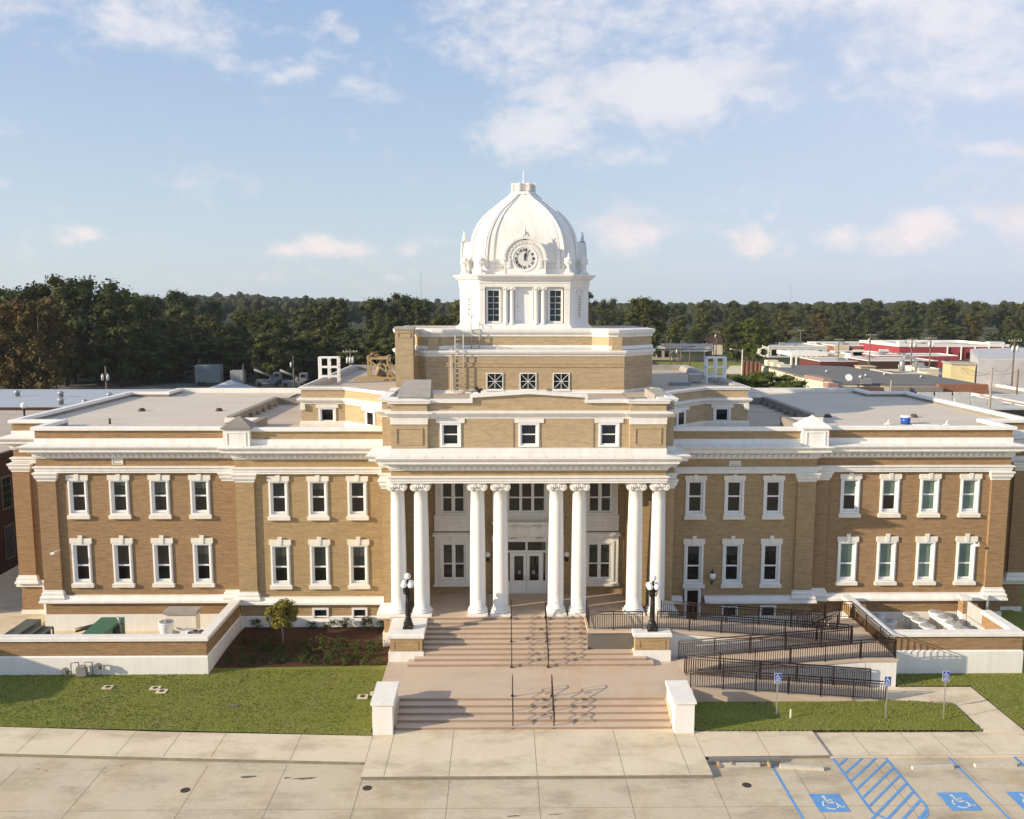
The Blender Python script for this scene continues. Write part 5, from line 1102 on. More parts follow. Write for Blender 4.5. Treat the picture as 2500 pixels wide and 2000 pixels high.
# generator
GREEN=plain('green_generator_paint',(.045,.16,.10),.35,.15,2)
t=thing('generator','green sloped-roof generator housing behind the left enclosure wall','generator',(-23.3,-4.2,0))
b=MB(); q=[(-23.95,-2.3),(-22.75,-2.3)]; b.v=[(-24.05,-5.9,.2),(-22.75,-5.9,.2),(-22.75,-2.3,.2),(-24.05,-2.3,.2),(-24.05,-5.9,1.35),(-22.75,-5.9,1.35),(-22.75,-2.3,1.75),(-24.05,-2.3,1.75),(-23.95,-5.2,1.75),(-22.85,-5.2,1.75)]
for f_ in ((0,1,5,4),(1,2,6,9,5),(2,3,7,6),(3,0,4,8,7),(4,5,9,8),(8,9,6,7)): b.f.append(f_); b.sm.append(False)
b.build('housing',GREEN,t)
MB().box(-22.74,-22.70,-3.6,-2.6,.5,1.55).build('louvre_panel',BLK,t); MB().tube([(-22.62,-3.2,.6),(-22.62,-3.2,1.5),(-22.75,-3.0,1.95),(-22.9,-2.9,1.95)],.06,8).build('exhaust_pipe',GALV,t); b=MB()
for k in range(6): b.box(-23.9+k*.19,-23.8+k*.19,-5.75,-5.3,1.45,1.6)
b.build('intake_slots',BLK,t)
t=thing('engine_pipework','dark engine pipework left of the green generator','pipework',(-24.6,-3.8,0))
b=MB(); b.tube([(-24.9,-5.2,.1),(-24.9,-5.2,1.25),(-24.1,-4.6,1.3)],.07); b.tube([(-25.6,-5,1.15),(-24.9,-5,1.15),(-24.9,-5,.2)],.035); b.tube([(-25.0,-3.4,1.4),(-24.2,-3.0,1.5),(-23.95,-3.0,1.4)],.12,8); b.box(-25.0,-24.1,-5.0,-3.2,.2,.95); b.tube([(-24.9,-4.4,1.05),(-24.1,-4.4,1.1)],.08); b.build('pipes',plain('oily_black',(.06,.045,.03),.4,.2,5),t)
t=thing('transformer','olive grey transformer cabinet with open bay at the far left of the enclosure','transformer',(-28,-3.5,0))
TR=plain('olive_grey_paint',(.12,.13,.10),.5,.15,3)
MB().box(-28.3,-27.5,-5.4,-2.2,.1,1.62).build('cabinet',TR,t); b=MB(); b.box(-27.5,-26.55,-4.9,-2.7,1.3,1.38); b.box(-27.5,-27.0,-4.6,-2.9,1.38,1.5); b.box(-26.62,-26.55,-2.75,-2.68,.1,1.3); b.build('canopy',TR,t); MB().box(-27.5,-26.7,-4.6,-2.75,.1,1.2).build('coil_fins',BLK,t); MB().box(-28.1,-27.8,-5.7,-5.4,.3,.95).build('meter_box',GALV,t)
# gas meter
t=thing('gas_meter','grey gas meter with pipes and round regulators at the left enclosure wall','gas meter',(-23.2,-6.5,0))
y=-6.55; MB().box(-23.45,-22.95,y-.15,y+.12,.2,.62).box(-23.4,-23.0,y-.17,y+.1,.62,.72).build('meter_body',GALV,t)
b=MB(); b.tube([(-23.75,y,.05),(-23.75,y,.85),(-23.35,y,.9),(-23.35,y,.7)],.035); b.tube([(-23.05,y,.7),(-23.05,y,.9),(-22.65,y,.9),(-22.65,y,.05)],.035); b.tube([(-24.0,y,.4),(-23.75,y,.4)],.04); b.tube([(-22.65,y,.75),(-22.3,y,.75)],.035); b.build('pipes',plain('grey_pipe',(.22,.21,.2),.5,.2,5),t)
for x,z,r in ((-24.05,.42,.2),(-22.35,.66,.2)): 
    b=MB(); b.ycyl(x,z,y-.05,y+.03,r,18); b.ycyl(x,z,y-.14,y-.05,r*.5,14); b.build('regulator',D.materials['grey_pipe'],t)
# --- mulch bed plants
YT=1.15
t=thing('young_tree','small round-crowned young tree in the mulch bed','tree',(-13.84,-2.5,.2),world=False,scale=1.13)
def leafcloud(blobs,nper,size,rnd,core=.0,quad=True):
    b=MB()
    for (cx,cy,cz,r) in blobs:
        if core: b.ico((cx,cy,cz),r*core,1)
        for _ in range(nper):
            u=Vector((rnd.gauss(0,1),rnd.gauss(0,1),rnd.gauss(0,1))).normalized(); rr_=r*(rnd.uniform(.45,1.08)); p=Vector((cx,cy,cz))+Vector((u.x,u.y,u.z*.85))*rr_
            nrm=(u+Vector((rnd.gauss(0,.6),rnd.gauss(0,.6),rnd.gauss(0,.6)+.3))).normalized(); a=nrm.orthogonal().normalized(); a=a*math.cos(1)+nrm.cross(a)*math.sin(rnd.uniform(0,6)); a.normalize(); c=nrm.cross(a); s=size*rnd.uniform(.6,1.35)
            k=len(b.v); b.v+=[tuple(p-a*s-c*s*.3),tuple(p+c*s*.75-a*s*.1),tuple(p+a*s+c*.1*s),tuple(p-c*s*.7)]; b.f.append((k,k+1,k+2,k+3)); b.sm.append(False)
    return b
rn=random.Random(5)
bl=[]
for _ in range(80):
    q=Vector((rn.gauss(0,1),rn.gauss(0,1),rn.gauss(0,1))).normalized()*rn.uniform(.2,.78); bl.append((q.x,q.y,1.60+q.z*1.1,rn.uniform(.13,.25)))
leafcloud(bl,95,.045,rn).build('crown',leafmat('young_tree_leaves',(.19,.18,.032),(.13,.15,.025)),t,False)
b=MB(); b.tube([(0,0,-.1),(.02,0,.5),(-.02,0,.9),(0,0,1.5)],.05,8,True,[.06,.045,.04,.02])
for k in range(7): a=k*.9; b.tube([(0,0,.85),(.25*math.cos(a),.25*math.sin(a),1.25),(.4*math.cos(a),.4*math.sin(a),1.6)],.02,5,True,[.028,.018,.008])
b.build('trunk',BARKP,t,False)
sm_=[]
for v in range(4):
    rn=random.Random(20+v); bl=[(rn.gauss(0,.13),rn.gauss(0,.12),rn.uniform(.08,.3),rn.uniform(.07,.15)) for _ in range(10)]
    sm_.append(leafcloud(bl,22,.028,rn).mesh('bed_shrub',leafmat('shrub_leaves',(.055,.085,.02),(.09,.11,.025)) if v==0 else D.materials['shrub_leaves']))
rn=random.Random(11); 
rows=[(-5.0,15,1.0),(-4.35,15,1.0),(-3.6,13,1.1),(-2.8,12,1.1),(-.55,8,1.3)]
for ri,(y,n,sc) in enumerate(rows):
    for i in range(n):
        x0=-16.3+(.35*(y+5.5)*.0); x=x0+(i+.5+rn.uniform(-.25,.25))*(8.4/n)
        if abs(x+13.84)<.35 and y>-3.5: continue
        o=D.objects.new('bed_shrub',sm_[rn.randrange(4)]); COL.objects.link(o); o.location=(x,y+rn.uniform(-.22,.22),bedz(x,y)); s=sc*rn.uniform(.75,1.35); o.scale=(s,s,s*rn.uniform(.8,1.2)); o.rotation_euler=(0,0,rn.uniform(0,6))
        tag(o,'small leafy green shrub planted in the dark mulch bed %s'%(('along its front edge','in the second row','in the middle','behind the middle','close to the house wall')[ri]),'shrub','shrubs of the mulch bed, '+('front row','second row','third row','fourth row','wall row')[ri])
# --- drain boxes in lawn
for i,(x,y,lb) in enumerate([(-21.34,-7.77,'the single one on the left part of the lawn'),(-18.91,-7.9,'left of the touching pair'),(-18.45,-8.25,'right of the touching pair'),(-8.32,-8.95,'the near one by the left cheek wall'),(-7.75,-8.6,'the one at the edge of the terrace')]):
    t=thing('drain_box','pale drain box with dark lid, '+lb,'drain box',(x,y,.05),'drain boxes in the left lawn',world=False)
    MB().prism([(-.25,-.2),(.25,-.2),(.25,.2),(-.25,.2)],-.05,.075).build('concrete_ring',WALK,t,False); MB().lathe(0,0,[(.13,.07),(.13,.085)],16).build('lid',BLK,t,False)
b=MB(); blob(0,0,0,0,0) if 0 else None
b=MB(); b.prism([(-14.75,-9.95),(-14.2,-9.9),(-14.1,-9.7),(-14.6,-9.72)],.04,.09); tag(b.build('sunken_cover',CONC_D),'dark sunken cover half grown over in the middle of the lawn','cover')
for x,y,lb in ((-14.24,-16.78,'left of the paving joint before the left lawn'),(-6.92,-16.7,'just left of the raised entrance pavement'),(8.53,-16.64,'near the first blue parking line')):
    tag(MB().lathe(x,y,[(.19,-.15),(.19,-.142),(.15,-.14)],20).build('manhole_cover',plain('manhole_iron',(.06,.05,.045),.5,.3,10) if 'manhole_iron' not in D.materials else D.materials['manhole_iron']),'round iron manhole cover '+lb,'manhole','manhole covers in the street')
# --- parking signs
GP=plain('grey_post',(.38,.38,.36),.45,.15,5,metal=.4)
def isa(b,x,y,s,M):  # access symbol, drawn in unit square, extruded slightly; axis-up = +v
    g=MB()
    def bar2(p,q,w,z0=0,z1=.01):
        d=(Vector(q)-Vector(p)).normalized(); n_=Vector((-d.y,d.x))*w/2; P,Q=Vector(p),Vector(q); g.prism([tuple(P-n_),tuple(Q-n_),tuple(Q+n_),tuple(P+n_)],z0,z1,False)
    g.lathe(.40,.86,[(.065,0),(.065,.01)],14); bar2((.41,.78),(.45,.50),.085); bar2((.43,.65),(.66,.65),.06); bar2((.42,.49),(.70,.49),.085); bar2((.68,.51),(.80,.20),.08); bar2((.78,.20),(.92,.25),.07)
    pts=[(.47+.26*math.cos(t),.36+.26*math.sin(t)) for t in [R(125)+R(225)*i/12 for i in range(13)]]
    for i in range(12):
        if i in (4,9): continue
        bar2(pts[i],pts[i+1],.065)
    g.v=[((vx-.5)*s,(vy-.5)*s,vz) for vx,vy,vz in g.v]; g.xf(M); k=len(b.v); b.v+=g.v; b.f+=[tuple(q+k for q in f_) for f_ in g.f]; b.sm+=g.sm
for i,(x,y,lb) in enumerate([(11.52,-10.97,'left'),(16.53,-11.36,'middle'),(19.21,-11.45,'right')]):
    zt=2.0 if i<2 else 2.28
    t=thing('parking_sign','blue accessible parking sign on a thin grey post, %s of the three'%lb,'sign',(x,y,0),'accessible parking signs on the lawn')
    MB().box(x-.022,x+.022,y-.015,y+.015,-.05,zt+.12).build('post',GP,t)
    w,h=.165,.25; zc=zt-.12
    b=MB(); b.xprism([(x-w,zc-h),(x+w,zc-h),(x+w,zc+h),(x-w,zc+h)],y-.03,y-.02); o=b.build('sign_plate',SIGNW,t)
    MB().xprism([(x-w+.012,zc-h+.012),(x+w-.012,zc-h+.012),(x+w-.012,zc+h-.012),(x-w+.012,zc+h-.012)],y-.033,y-.030).build('blue_field',SIGNB,o)
    b=MB(); isa(b,0,0,.27,Matrix.Translation(Vector((x,y-.034,zc+.085)))@Matrix.Rotation(PI/2,4,'X')); b.build('access_symbol',SIGNW,o)
    for k,s_ in enumerate(('RESERVED','PARKING','PERMIT ONLY')): text_mesh('sign_lettering',s_,.052,SIGNW,o,(x,y-.0345,zc-.08-.055*k),ext=.001,bold=.001)
tag(MB().box(12.07,12.13,-11.25,-11.2,-.02,.45).build('white_stake',WW),'short white stake in the grass right of the left parking sign','stake')
# --- parking markings
Zm=-.145
b=MB()
ZQ=[0]
def pq(pts): ZQ[0]+=1; b.quad(*[(x,y,Zm+ZQ[0]*.0003) for x,y in pts])
def pl(x0,y0,x1,y1,w=.1):
    d=Vector((x1-x0,y1-y0)).normalized(); n_=Vector((-d.y,d.x))*w/2; pq([(x0-n_.x,y0-n_.y),(x1-n_.x,y1-n_.y),(x1+n_.x,y1+n_.y),(x0+n_.x,y0+n_.y)])
pq(rect(9.98,10.09,-22,-14.9)); pq(rect(17.86,17.97,-22,-14.49)); pq(rect(12.8,15.2,-14.58,-14.47)); pq(rect(12.8,12.91,-18.6,-14.58)); pq(rect(15.09,15.2,-18.2,-14.58))
for p,q in (((12.855,-18.6),(13.3,-19.15)),((15.145,-18.2),(14.9,-18.8)),((14.9,-18.8),(14.5,-19.15)),((13.3,-19.12),(14.5,-19.12))): pl(*p,*q,.11)
for k in range(9):
    y0=-15.82-k*.6; y1=min(y0+2.2,-14.6); x1=12.88+(y1-y0)
    if y0<-18.6: pl(12.88-19.1-y0,-19.1,x1,y1,.11)
    else: pl(12.88,y0,x1,y1,.1)
pl(12.9,-15.15,13.44,-14.6,.1)
pq(rect(20.7,23.0,-14.55,-14.44)); pq(rect(20.7,20.82,-19,-14.55)); pl(20.8,-15.4,21.9,-14.6)
for x0,y0 in ((10.84,-18.56),(16.0,-18.52),(18.82,-18.5)): pq(rect(x0,x0+1.2,y0,y0+1.25))
struct(b.build('road_marking',BLUE))
b=MB()
for x0,y0 in ((10.84,-18.56),(16.0,-18.52),(18.82,-18.5)): isa(b,0,0,1.12,Matrix.Translation(Vector((x0+.62,y0+.62,Zm+.014)))@Matrix.Diagonal((1,1,.3,1)))
struct(b.build('road_marking',WPAINT))
# parking stops
PS=plain('worn_white_concrete',(.60,.55,.46),.8,.2,4,bump=.3)
pm=MB(); pm.v=[]; pm.xprism([(-.9,0),(.9,0),(.9,.08),(.88,.13),(-.88,.13),(-.9,.08)],-.08,.08)
pm=pm.mesh('parking_stop',PS)
for x,y,rz,lb in ((8.6,-15.18,0,'under the stacked boards'),(11.2,-15.42,-.12,'second from the left'),(16.75,-15.45,.05,'third from the left'),(19.5,-15.3,.03,'rightmost')):
    o=D.objects.new('parking_stop',pm); COL.objects.link(o); o.location=(x,y,-.15); o.rotation_euler=(0,0,rz); tag(o,'low pale concrete parking stop, '+lb,'parking stop','concrete parking stops')
for k in range(3):
    o=MB().box(7.35+.04*k,10.4+.05*k,-15.03+.075*k,-14.965+.075*k,.0+.015*k-.012,.03+.015*k).build('board',plain('grey_board%s'%'abc'[k],(.20+.03*k,.19+.03*k,.18+.03*k),.7,.25,4)); tag(o,'long grey board lying on the kerb, %s of the three'%('front','middle','rear')[k],'board','grey boards on the kerb')
o=MB().box(7.7,7.8,-15.32,-15.05,-.15,.02).box(9.85,9.93,-15.36,-15.05,-.15,.02).box(8.25,8.34,-15.30,-15.08,-.02,.03).build('timber_block',WOOD); tag(o,'short timber blocks holding the grey boards above the parking stop','timber')
# ================= SURROUNDINGS
WB=lambda n,c,**k: D.materials[n] if n in D.materials else plain(n,c,**k)
def bldg(name,lab,x0,x1,y0,y1,h,mat,roofm=None,parapet=.35,cat='building',z0=-.3,cap=None,group=None,rz=0,feat=None):
    t=thing(name,lab,cat,((x0+x1)/2,(y0+y1)/2,0),group)
    MB().box(x0,x1,y0,y1,z0,h).build('wall',mat,t)
    MB().box(x0+.3,x1-.3,y0+.3,y1-.3,h,h+.03).build('roof',roofm or ROOF2,t)
    if parapet:
        b=MB(); b.ring(0,0,0,0,0,0,0,0,0,0); b=MB()
        for q in ((x0-.08,x1+.08,y0-.08,y0+.25),(x0-.08,x1+.08,y1-.25,y1+.08),(x0-.08,x0+.25,y0+.25,y1-.25),(x1-.25,x1+.08,y0+.25,y1-.25)): b.box(*q,h-.02,h+parapet)
        b.build('parapet',cap or WH,t)
    return t
def fwin(t,x0,x1,z0,z1,y,mat=None,frame=True,nm='window'):
    if frame: o=MB().ring(x0-.08,x1+.08,z0-.08,z1+.08,x0,x1,z0,z1,y-.06,y+.02).build(nm,WW,t); MB().box(x0,x1,y-.02,y-.005,z0,z1).build('pane',mat or GL,o)
    else: MB().box(x0,x1,y-.03,y-.004,z0,z1).build(nm,mat or GL,t)
# left: red-brick block, metal roofed shed, far sheds
t=bldg('brick_building','dark red brick building with tall windows beyond the left end of the courthouse',-60,-37.4,1.7,40,8.3,BR_R,parapet=.3,cap=BR_R)
for k,y in enumerate((12.5,16,19.5,23,26.5,30)):
    for z0,z1 in ((.9,3.2),(4.6,6.8)):
        b=MB(); b.box(-37.42,-37.34,y-.6,y+.6,z0-.12,z1+.12); o=b.build('window_frame',CONC_D,t)
        b=MB(); 
        for a in range(2):
            for c in range(4): b.box(-37.36,-37.32,y-.5+a*.53,y-.5+a*.53+.46,z0+c*(z1-z0)/4+.03,z0+(c+1)*(z1-z0)/4-.03)
        b.build('pane',GL,o)
t=bldg('brick_annex','low brick annex beside the front lawn, just beyond the left picture edge',-60,-37.6,-13.5,-7,4.95,BR_R,parapet=0)
METW=plain('white_metal_roofing',(.62,.63,.64),.4,.1,2); METG=plain('grey_metal_roofing',(.42,.44,.46),.45,.12,2)
t=thing('metal_shed','long white ribbed metal shed behind the left wing','shed',(-60,50,0))
b=MB(); b.box(-95,-41,38,70,-.3,6.0)
for i in range(170): x=-95+i*.318; b.box(x,x+.12,37.9,38.0,3.6,6.4)
b.build('wall',plain('cream_metal',(.50,.48,.42),.5,.15,2),t)
b=MB(); b.quad((-95,37.6,6.4),(-40.8,37.6,6.4),(-40.8,47,7.55),(-95,47,7.55)); b.quad((-95,37.6,6.4),(-95,37.6,5.9),(-40.8,37.6,5.9),(-40.8,37.6,6.4))
for i in range(120): x=-95+i*.45; b.quad((x,37.6,6.44),(x+.07,37.6,6.44),(x+.07,47,7.59),(x,47,7.59))
b.build('front_roof',METW,t); MB().box(-95,-41,47,70,6.0,7.5).build('rear_roof',METG,t)
for x,y in ((-57,60),(-53,52),(-50,58),(-63,61),(-49.5,50.5)): MB().lathe(x,y,[(.28,7.4),(.28,7.95),(.38,7.97),(.38,8.1),(.1,8.3)],10).build('roof_vent',GALV,t)
fwin(t,-46,-43.5,2,5.2,38,GL)
slab('forest_floor',[(-260,135),(60,120),(60,420),(-400,420)],-.25,plain('shaded_leaf_litter',(.035,.035,.02),.95,.3,1)); slab('yard',rect(-110,-25,75,162),-.22,plain('dark_yard',(.14,.13,.11),.9,.3,1))
# lamp and poles
POLE=plain('weathered_pole',(.17,.13,.10),.85,.25,3); POLEL=plain('pale_pole',(.34,.29,.23),.85,.2,3)
def pole(x,y,h,lab,arm=True,tf=0,mat=None,grp='utility poles'):
    t=thing('utility_pole',lab,'utility pole',(x,y,0),grp)
    MB().tube([(x,y,-.3),(x,y,h)],.16,8,True,[.19,.13]).build('pole',mat or POLE,t)
    if arm:
        b=MB(); b.box(x-1.25,x+1.25,y-.22,y-.1,h-.55,h-.4); b.build('crossarm',POLEL,t)
        b=MB(); [b.lathe(x+d,y-.16,[(.05,h-.4),(.06,h-.25),(.02,h-.2)],6) for d in (-1.15,-.6,.6,1.15)]; b.build('insulators',WW,t)
    for k in range(tf): MB().lathe(x+(-.45,.45,0)[k],y-.3,[(.22,h-2.4),(.22,h-1.5),(.1,h-1.42),(.04,h-1.2)],10).build('transformer_can',METW,t)
    return t
def wire(p,q,sag,r=.02,name='power_line',lab='thin dark power line'):
    P,Q=Vector(p),Vector(q); b=MB(); b.tube([P.lerp(Q,i/12)-Vector((0,0,sag*4*(i/12)*(1-i/12))) for i in range(13)],r,4); return b
wires=[]
t=thing('street_lamp','black street lamp with white globe before the metal shed','street lamp',(-47.5,34,0)); MB().tube([(-47.5,34,0),(-47.5,34,9.0)],.09,8).lathe(-47.5,34,[(.12,9.0),(.2,9.1),(.1,9.25)],8).build('post',BLK,t); MB().ico((-47.5,34,9.5),.3,2).build('globe',GLOBE,t); MB().box(-47.4,-46.6,33.9,34.1,5.4,5.7).build('bracket',BLK,t)
def px2(px,d): return (px-1225)/2130.*d-1.45
def pz(py,d): return 19.4-(py-738)/2130.*d
def P_(px,base,top,d,lab,**k): return pole(px2(px,d*1.0),d-50,pz(top,d),lab,**k)
P_(717,946,868,190,'pole with one white transformer can, above the left wing roof',tf=1,arm=False); P_(594,930,888,190,'plain short pole between the two trailers and the dark wood',arm=False,mat=POLEL)
P_(856,900,851,150,'crossarm pole with three white cans behind the left lattice frame',tf=3); P_(261,955,893,150,'dim pole with two cans before the wood behind the left wing',tf=2,arm=False)
# trailers & trucks left
TRL=plain('grey_trailer_paint',(.22,.26,.27),.5,.25,2); 
def trailer(x0,x1,y,z1,mat,lab):
    t=thing('trailer',lab,'trailer',((x0+x1)/2,y,0)); b=MB().box(x0,x1,y,y+2.4,.55,z1).box(x0+.1,x1-.1,y+.1,y+2.3,z1,z1+.12); b.build('body',mat,t)
    b=MB()
    for k in range(5): xx=x0+(x1-x0)*(k+.5)/5; b.box(xx-.04,xx+.04,y-.04,y,.6,z1-.1)
    b.build('ribs',mat,t)
    for k in (0,1):
        b=MB(); b.ycyl(x0+1.0+k*.95,.42,y-.05,y+.25,.42,14); b.build('wheel',BLK,t)
    MB().box(x0-.9,x0,y+1.1,y+1.3,.45,.6).build('hitch',BLK,t)
trailer(-73.6,-67.7,155.5,4.6,TRL,'grey-blue box trailer parked by the dark wood behind the left wing'); trailer(-65.1,-62.1,154.6,3.4,plain('off_white_trailer',(.36,.37,.37),.5,.2,2),'smaller white box trailer right of the grey trailer')
DULL=plain('shaded_white_truck_paint',(.20,.21,.22),.5,.25,2)  # white trucks greyed: the shade they stand in is put into the paint
def boom(x,y,lab):
    t=thing('boom_truck',lab,'truck',(x,y,0)); MB().box(x-2.5,x+2.5,y,y+2.2,.5,1.5).build('body',DULL,t); MB().box(x+1.6,x+3.2,y,y+2.2,1.5,3.2).build('cab',DULL,t); MB().box(x+1.9,x+3.0,y-.02,y,2.2,3.0).build('window',GL,t)
    MB().tube([(x+1,y+1,2.2),(x-3.0,y+1,3.9)],.28,8).lathe(x+1,y+1,[(.6,1.5),(.5,2.2)],10).build('boom',DULL,t)
    for dx in (-1.6,2.3): MB().ycyl(x+dx,.5,y-.05,y+.3,.5,14).build('wheel',BLK,t)
boom(-49.5,150,'pale boom truck nearer the pole above the left wing roof'); boom(-56,152,'pale boom truck with raised arm, left of the other one')
t=thing('gravel_pile','pale tent-shaped cover low behind the left parapet','cover',(-58,140,0)); b=MB(); b.prism([(-66,138),(-55,138),(-55,142),(-66,142)],-.3,.6); b.quad((-66,138,.6),(-60.5,140,2.6),(-55,138,.6)); b.quad((-66,138,.6),(-66,142,.6),(-60.5,140,2.6)); b.quad((-55,138,.6),(-60.5,140,2.6),(-55,142,.6)); b.build('cover',METG,t)
# ---- right: town
CLN=plain('pale_fascia',(.62,.60,.55),.7,.12,2); BEI=plain('beige_wall',(.50,.43,.30),.8,.15,1.5); YEL=plain('faded_yellow_wall',(.54,.47,.27),.8,.15,1); REDW=plain('raspberry_red_wall',(.34,.05,.06),.7,.15,1); CRM=plain('cream_stucco',(.66,.60,.45),.8,.12,1); GREYR=plain('dark_grey_roofing',(.15,.143,.13),.85,.12,.6); PINK=plain('pinkish_coping',(.33,.215,.185),.8,.15,1.5); STW=plain('weathered_white_stucco',(.56,.54,.53),.85,.3,.35,c2=(.40,.38,.37)); SILV=plain('silver_roof_coating',(.52,.51,.48),.6,.2,1)
t=bldg('cleaners_shop','long low shop with pale fascia and a CLEANERS sign beyond the trees',50.4,71,250,272,3.7,BEI,parapet=0)
MB().box(50.0,71.2,249.4,251,3.6,5.3).box(61,71,246,250,3.0,3.3).build('fascia',CLN,t); MB().box(60.2,65.4,249.0,249.3,3.75,4.95).build('sign_board',WW,t); text_mesh('sign_lettering','CLEANERS',.98,BLK,t,(62.8,248.97,4.35),ext=.02,bold=.02)
for x in (52,54.5,57): fwin(t,x,x+1.6,.6,3.0,250,GL)
MB().box(56.5,67.5,245.5,249.4,-.2,3.0).build('front_bay',BEI,t); MB().box(66.6,67.0,243,243.4,-.2,3.1).box(56.5,67.5,242.8,245.5,3.0,3.25).build('canopy',CLN,t)
slab('side_road',[(36,120),(44,120),(56,212),(49,218),(43,180)],-.2,D.materials['asphalt']); slab('verge',[(44,150),(75,170),(85,246),(50,246)],-.22,GRASS); slab('parking_lot',[(60,190),(120,185),(130,220),(70,222)],-.19,WALK)
slab('town_street',[(33,60),(140,72),(200,200),(120,230),(85,160),(56,118),(33,100)],-.21,D.materials['asphalt'])
# rows: (name,label,px0,px1,d,top_py,depth,mat,roof,cap)
def row(name,lab,px0,px1,d,top,dep,mat,roof=None,par=.35,cap=None,cat='building'):
    x0,x1=px2(px0,d),px2(px1,d); h_=pz(top,d)-par; t=bldg(name,lab,x0,x1,d-50,d-50+dep,h_,mat,roof,par,cat,cap=cap); q=random.Random(int(px0))
    for k in range(max(2,int((x1-x0)/7))):
        ux=q.uniform(x0+1.5,x1-2.5); uy=d-50+q.uniform(1.5,dep-2); w=q.uniform(.5,1.1); MB().box(ux-w,ux+w,uy-w,uy+w,h_,h_+q.uniform(.6,1.3)).build('rooftop_unit',GALV,t)
    if h_>2.6:
        k=x0+1.2
        while k<x1-2.5:
            ww=q.uniform(1.0,2.0); fwin(t,k,k+ww,.2 if q.random()<.35 else .9,2.3,d-50,GL,frame=False,nm='window'); k+=ww+q.uniform(1.2,3.5)
    return t
t=row('long_grey_shop','long grey-roofed shop before the trees right of the two big green trees',1878,2022,315,843,26,CLN,SILV)
for k in range(5): x=px2(1885+k*22,315); fwin(t,x,x+2.2,.3,2.6,265,GL)
t=row('brick_shop','low brown brick shop with stepped roofline left of the red building',2040,2196,330,841,30,BR_O,SILV)
MB().box(px2(2040,330),px2(2075,330),279.7,280,1,3.4).build('pale_front',CRM,t); MB().box(px2(2120,330),px2(2195,330),281,283,pz(841,330)-.1,pz(834,330)).build('raised_parapet',WH,t)
t=row('red_building','raspberry red building with white roof edge and white wall posts',2200,2470,300,839,34,REDW,SILV,.9)
for k in range(6): x=px2(2318+k*34,300); MB().box(x-.15,x+.15,249.6,250,-.2,pz(845,300)).build('wall_post',WW,t)
for a,c,z in ((2198,2212,832),(2212,2240,836),(2420,2458,833)): MB().box(px2(a,300),px2(c,300),249.8,252,pz(845,300),pz(z,300)).build('raised_parapet',WH,t)
t=row('white_parapet_shop','white stepped-parapet shop between the brick shop and the red building',2080,2182,285,862,18,WH,SILV,.5)
for a,c,z in ((2086,2112,852),(2150,2173,851),(2086,2180,858)): MB().box(px2(a,285),px2(c,285),234.8,235.2,pz(866,285),pz(z,285)).build('raised_parapet',WH,t)
t=thing('arched_canopy','white canopy on round arches beside the parking lot','canopy',(92,205,0)); x0,x1=px2(1934,262),px2(2024,262); h=pz(859,262)
b=MB(); b.box(x0,x1,212,226,h-1.1,h)
for k in range(6): x=x0+k*1.5; b.box(x,x+.35,212.1,212.6,-.2,h-1.1); b.xprism([(x+.35,h-1.1),(x+.35,h-1.6),(x+.6,h-1.25),(x+.92,h-1.12),(x+1.25,h-1.25),(x+1.5,h-1.6),(x+1.5,h-1.1)],212.1,212.6)
b.build('arcade',WH,t); MB().box(x0+9,x1+6,214,228,-.2,h-.6).build('rear_wall',CRM,t)
t=row('maroon_shop','low maroon metal-fronted shop with pale roof',2006,2122,232,880,16,plain('maroon_metal',(.12,.035,.03),.6,.2,2),plain('pale_pink_roof',(.55,.47,.44),.7,.1,1),.15)
for k in range(26): x=px2(2034+k*3.2,232); MB().box(x-.04,x+.04,181.93,182,.5,3).build('wall_rib',BR_R,t)
row('brown_shop','long low brown brick shop with pale roof in the middle of the town',2126,2296,225,879,14,BR_R,D.materials['pale_pink_roof'],.15)
t=row('red_low_shop','low raspberry wall behind the brown shop with white edges',2150,2345,262,866,12,REDW,SILV,.25)
# big grey roof
t=thing('grey_roof_store','wide store with dark grey flat roof across the street from the right wing','building',(72,125,0)); G=[(57.5,106),(84.5,103),(84.8,124),(77,149),(59.6,155)]
MB().prism(G,-.3,4.6).build('wall',CRM,t); MB().prism([(x,y) for x,y in G],4.6,4.95).build('roof',GREYR,t)
MB().box(75.8,84.6,102.7,103.6,3.2,5.05).build('brick_parapet',BR_O,t); MB().box(57.5,75.5,103.6,105.2,3.5,4.4).build('brown_fascia',plain('brown_fascia',(.16,.09,.07),.7,.2,2),t)
MB().box(66.5,76.0,101.5,104,3.9,4.7).build('pale_fascia',STUC,t)
b=MB(); 
for k in range(40): b.box(59.5+k*.38,59.62+k*.38,102.5,102.6,1.5,3.4)
b.build('slatted_screen',CLN,t)
b=MB(); b.prism([(55.8,112.5),(56.6,104),(57.6,104),(57.3,113.5)],-.3,5.3); b.build('stepped_side_wall',CRM,t); MB().prism([(55.5,113.4),(56.3,105.5),(57.9,105.5),(57.6,113.7)],5.3,5.9).prism([(56.2,105.4),(56.5,103.6),(58.3,103.6),(57.9,105.4)],4.4,5.2).build('pink_coping',PINK,t)
b=MB(); 
for k,(x,y) in enumerate([(60.0,150),(60.6,147.5),(61.4,145)]): b.box(x-.3,x+2.2,y,y+2.4,4.5,6.2-k*.35)
b.build('cream_stepped_parapet',CRM,t)
for x,y in ((66,130),(70,120),(75,123),(79.5,117)): MB().lathe(x,y,[(.3,4.95),(.3,5.4),(.12,5.6)],8).build('roof_vent',GALV,t)
t=thing('satellite_dish','white satellite dish on the store front roof','satellite dish',(60.5,104.5,4.9)); b=MB(); b.lathe(0,0,[(.0,0),(.35,.05),(.65,.18)],18); b.xf(Matrix.Translation(Vector((60.4,104.5,6.1)))@Matrix.Rotation(R(65),4,'X')); b.build('dish',WW,t); MB().tube([(60.4,104.7,4.9),(60.4,104.7,6.1)],.06).build('mast',GALV,t)
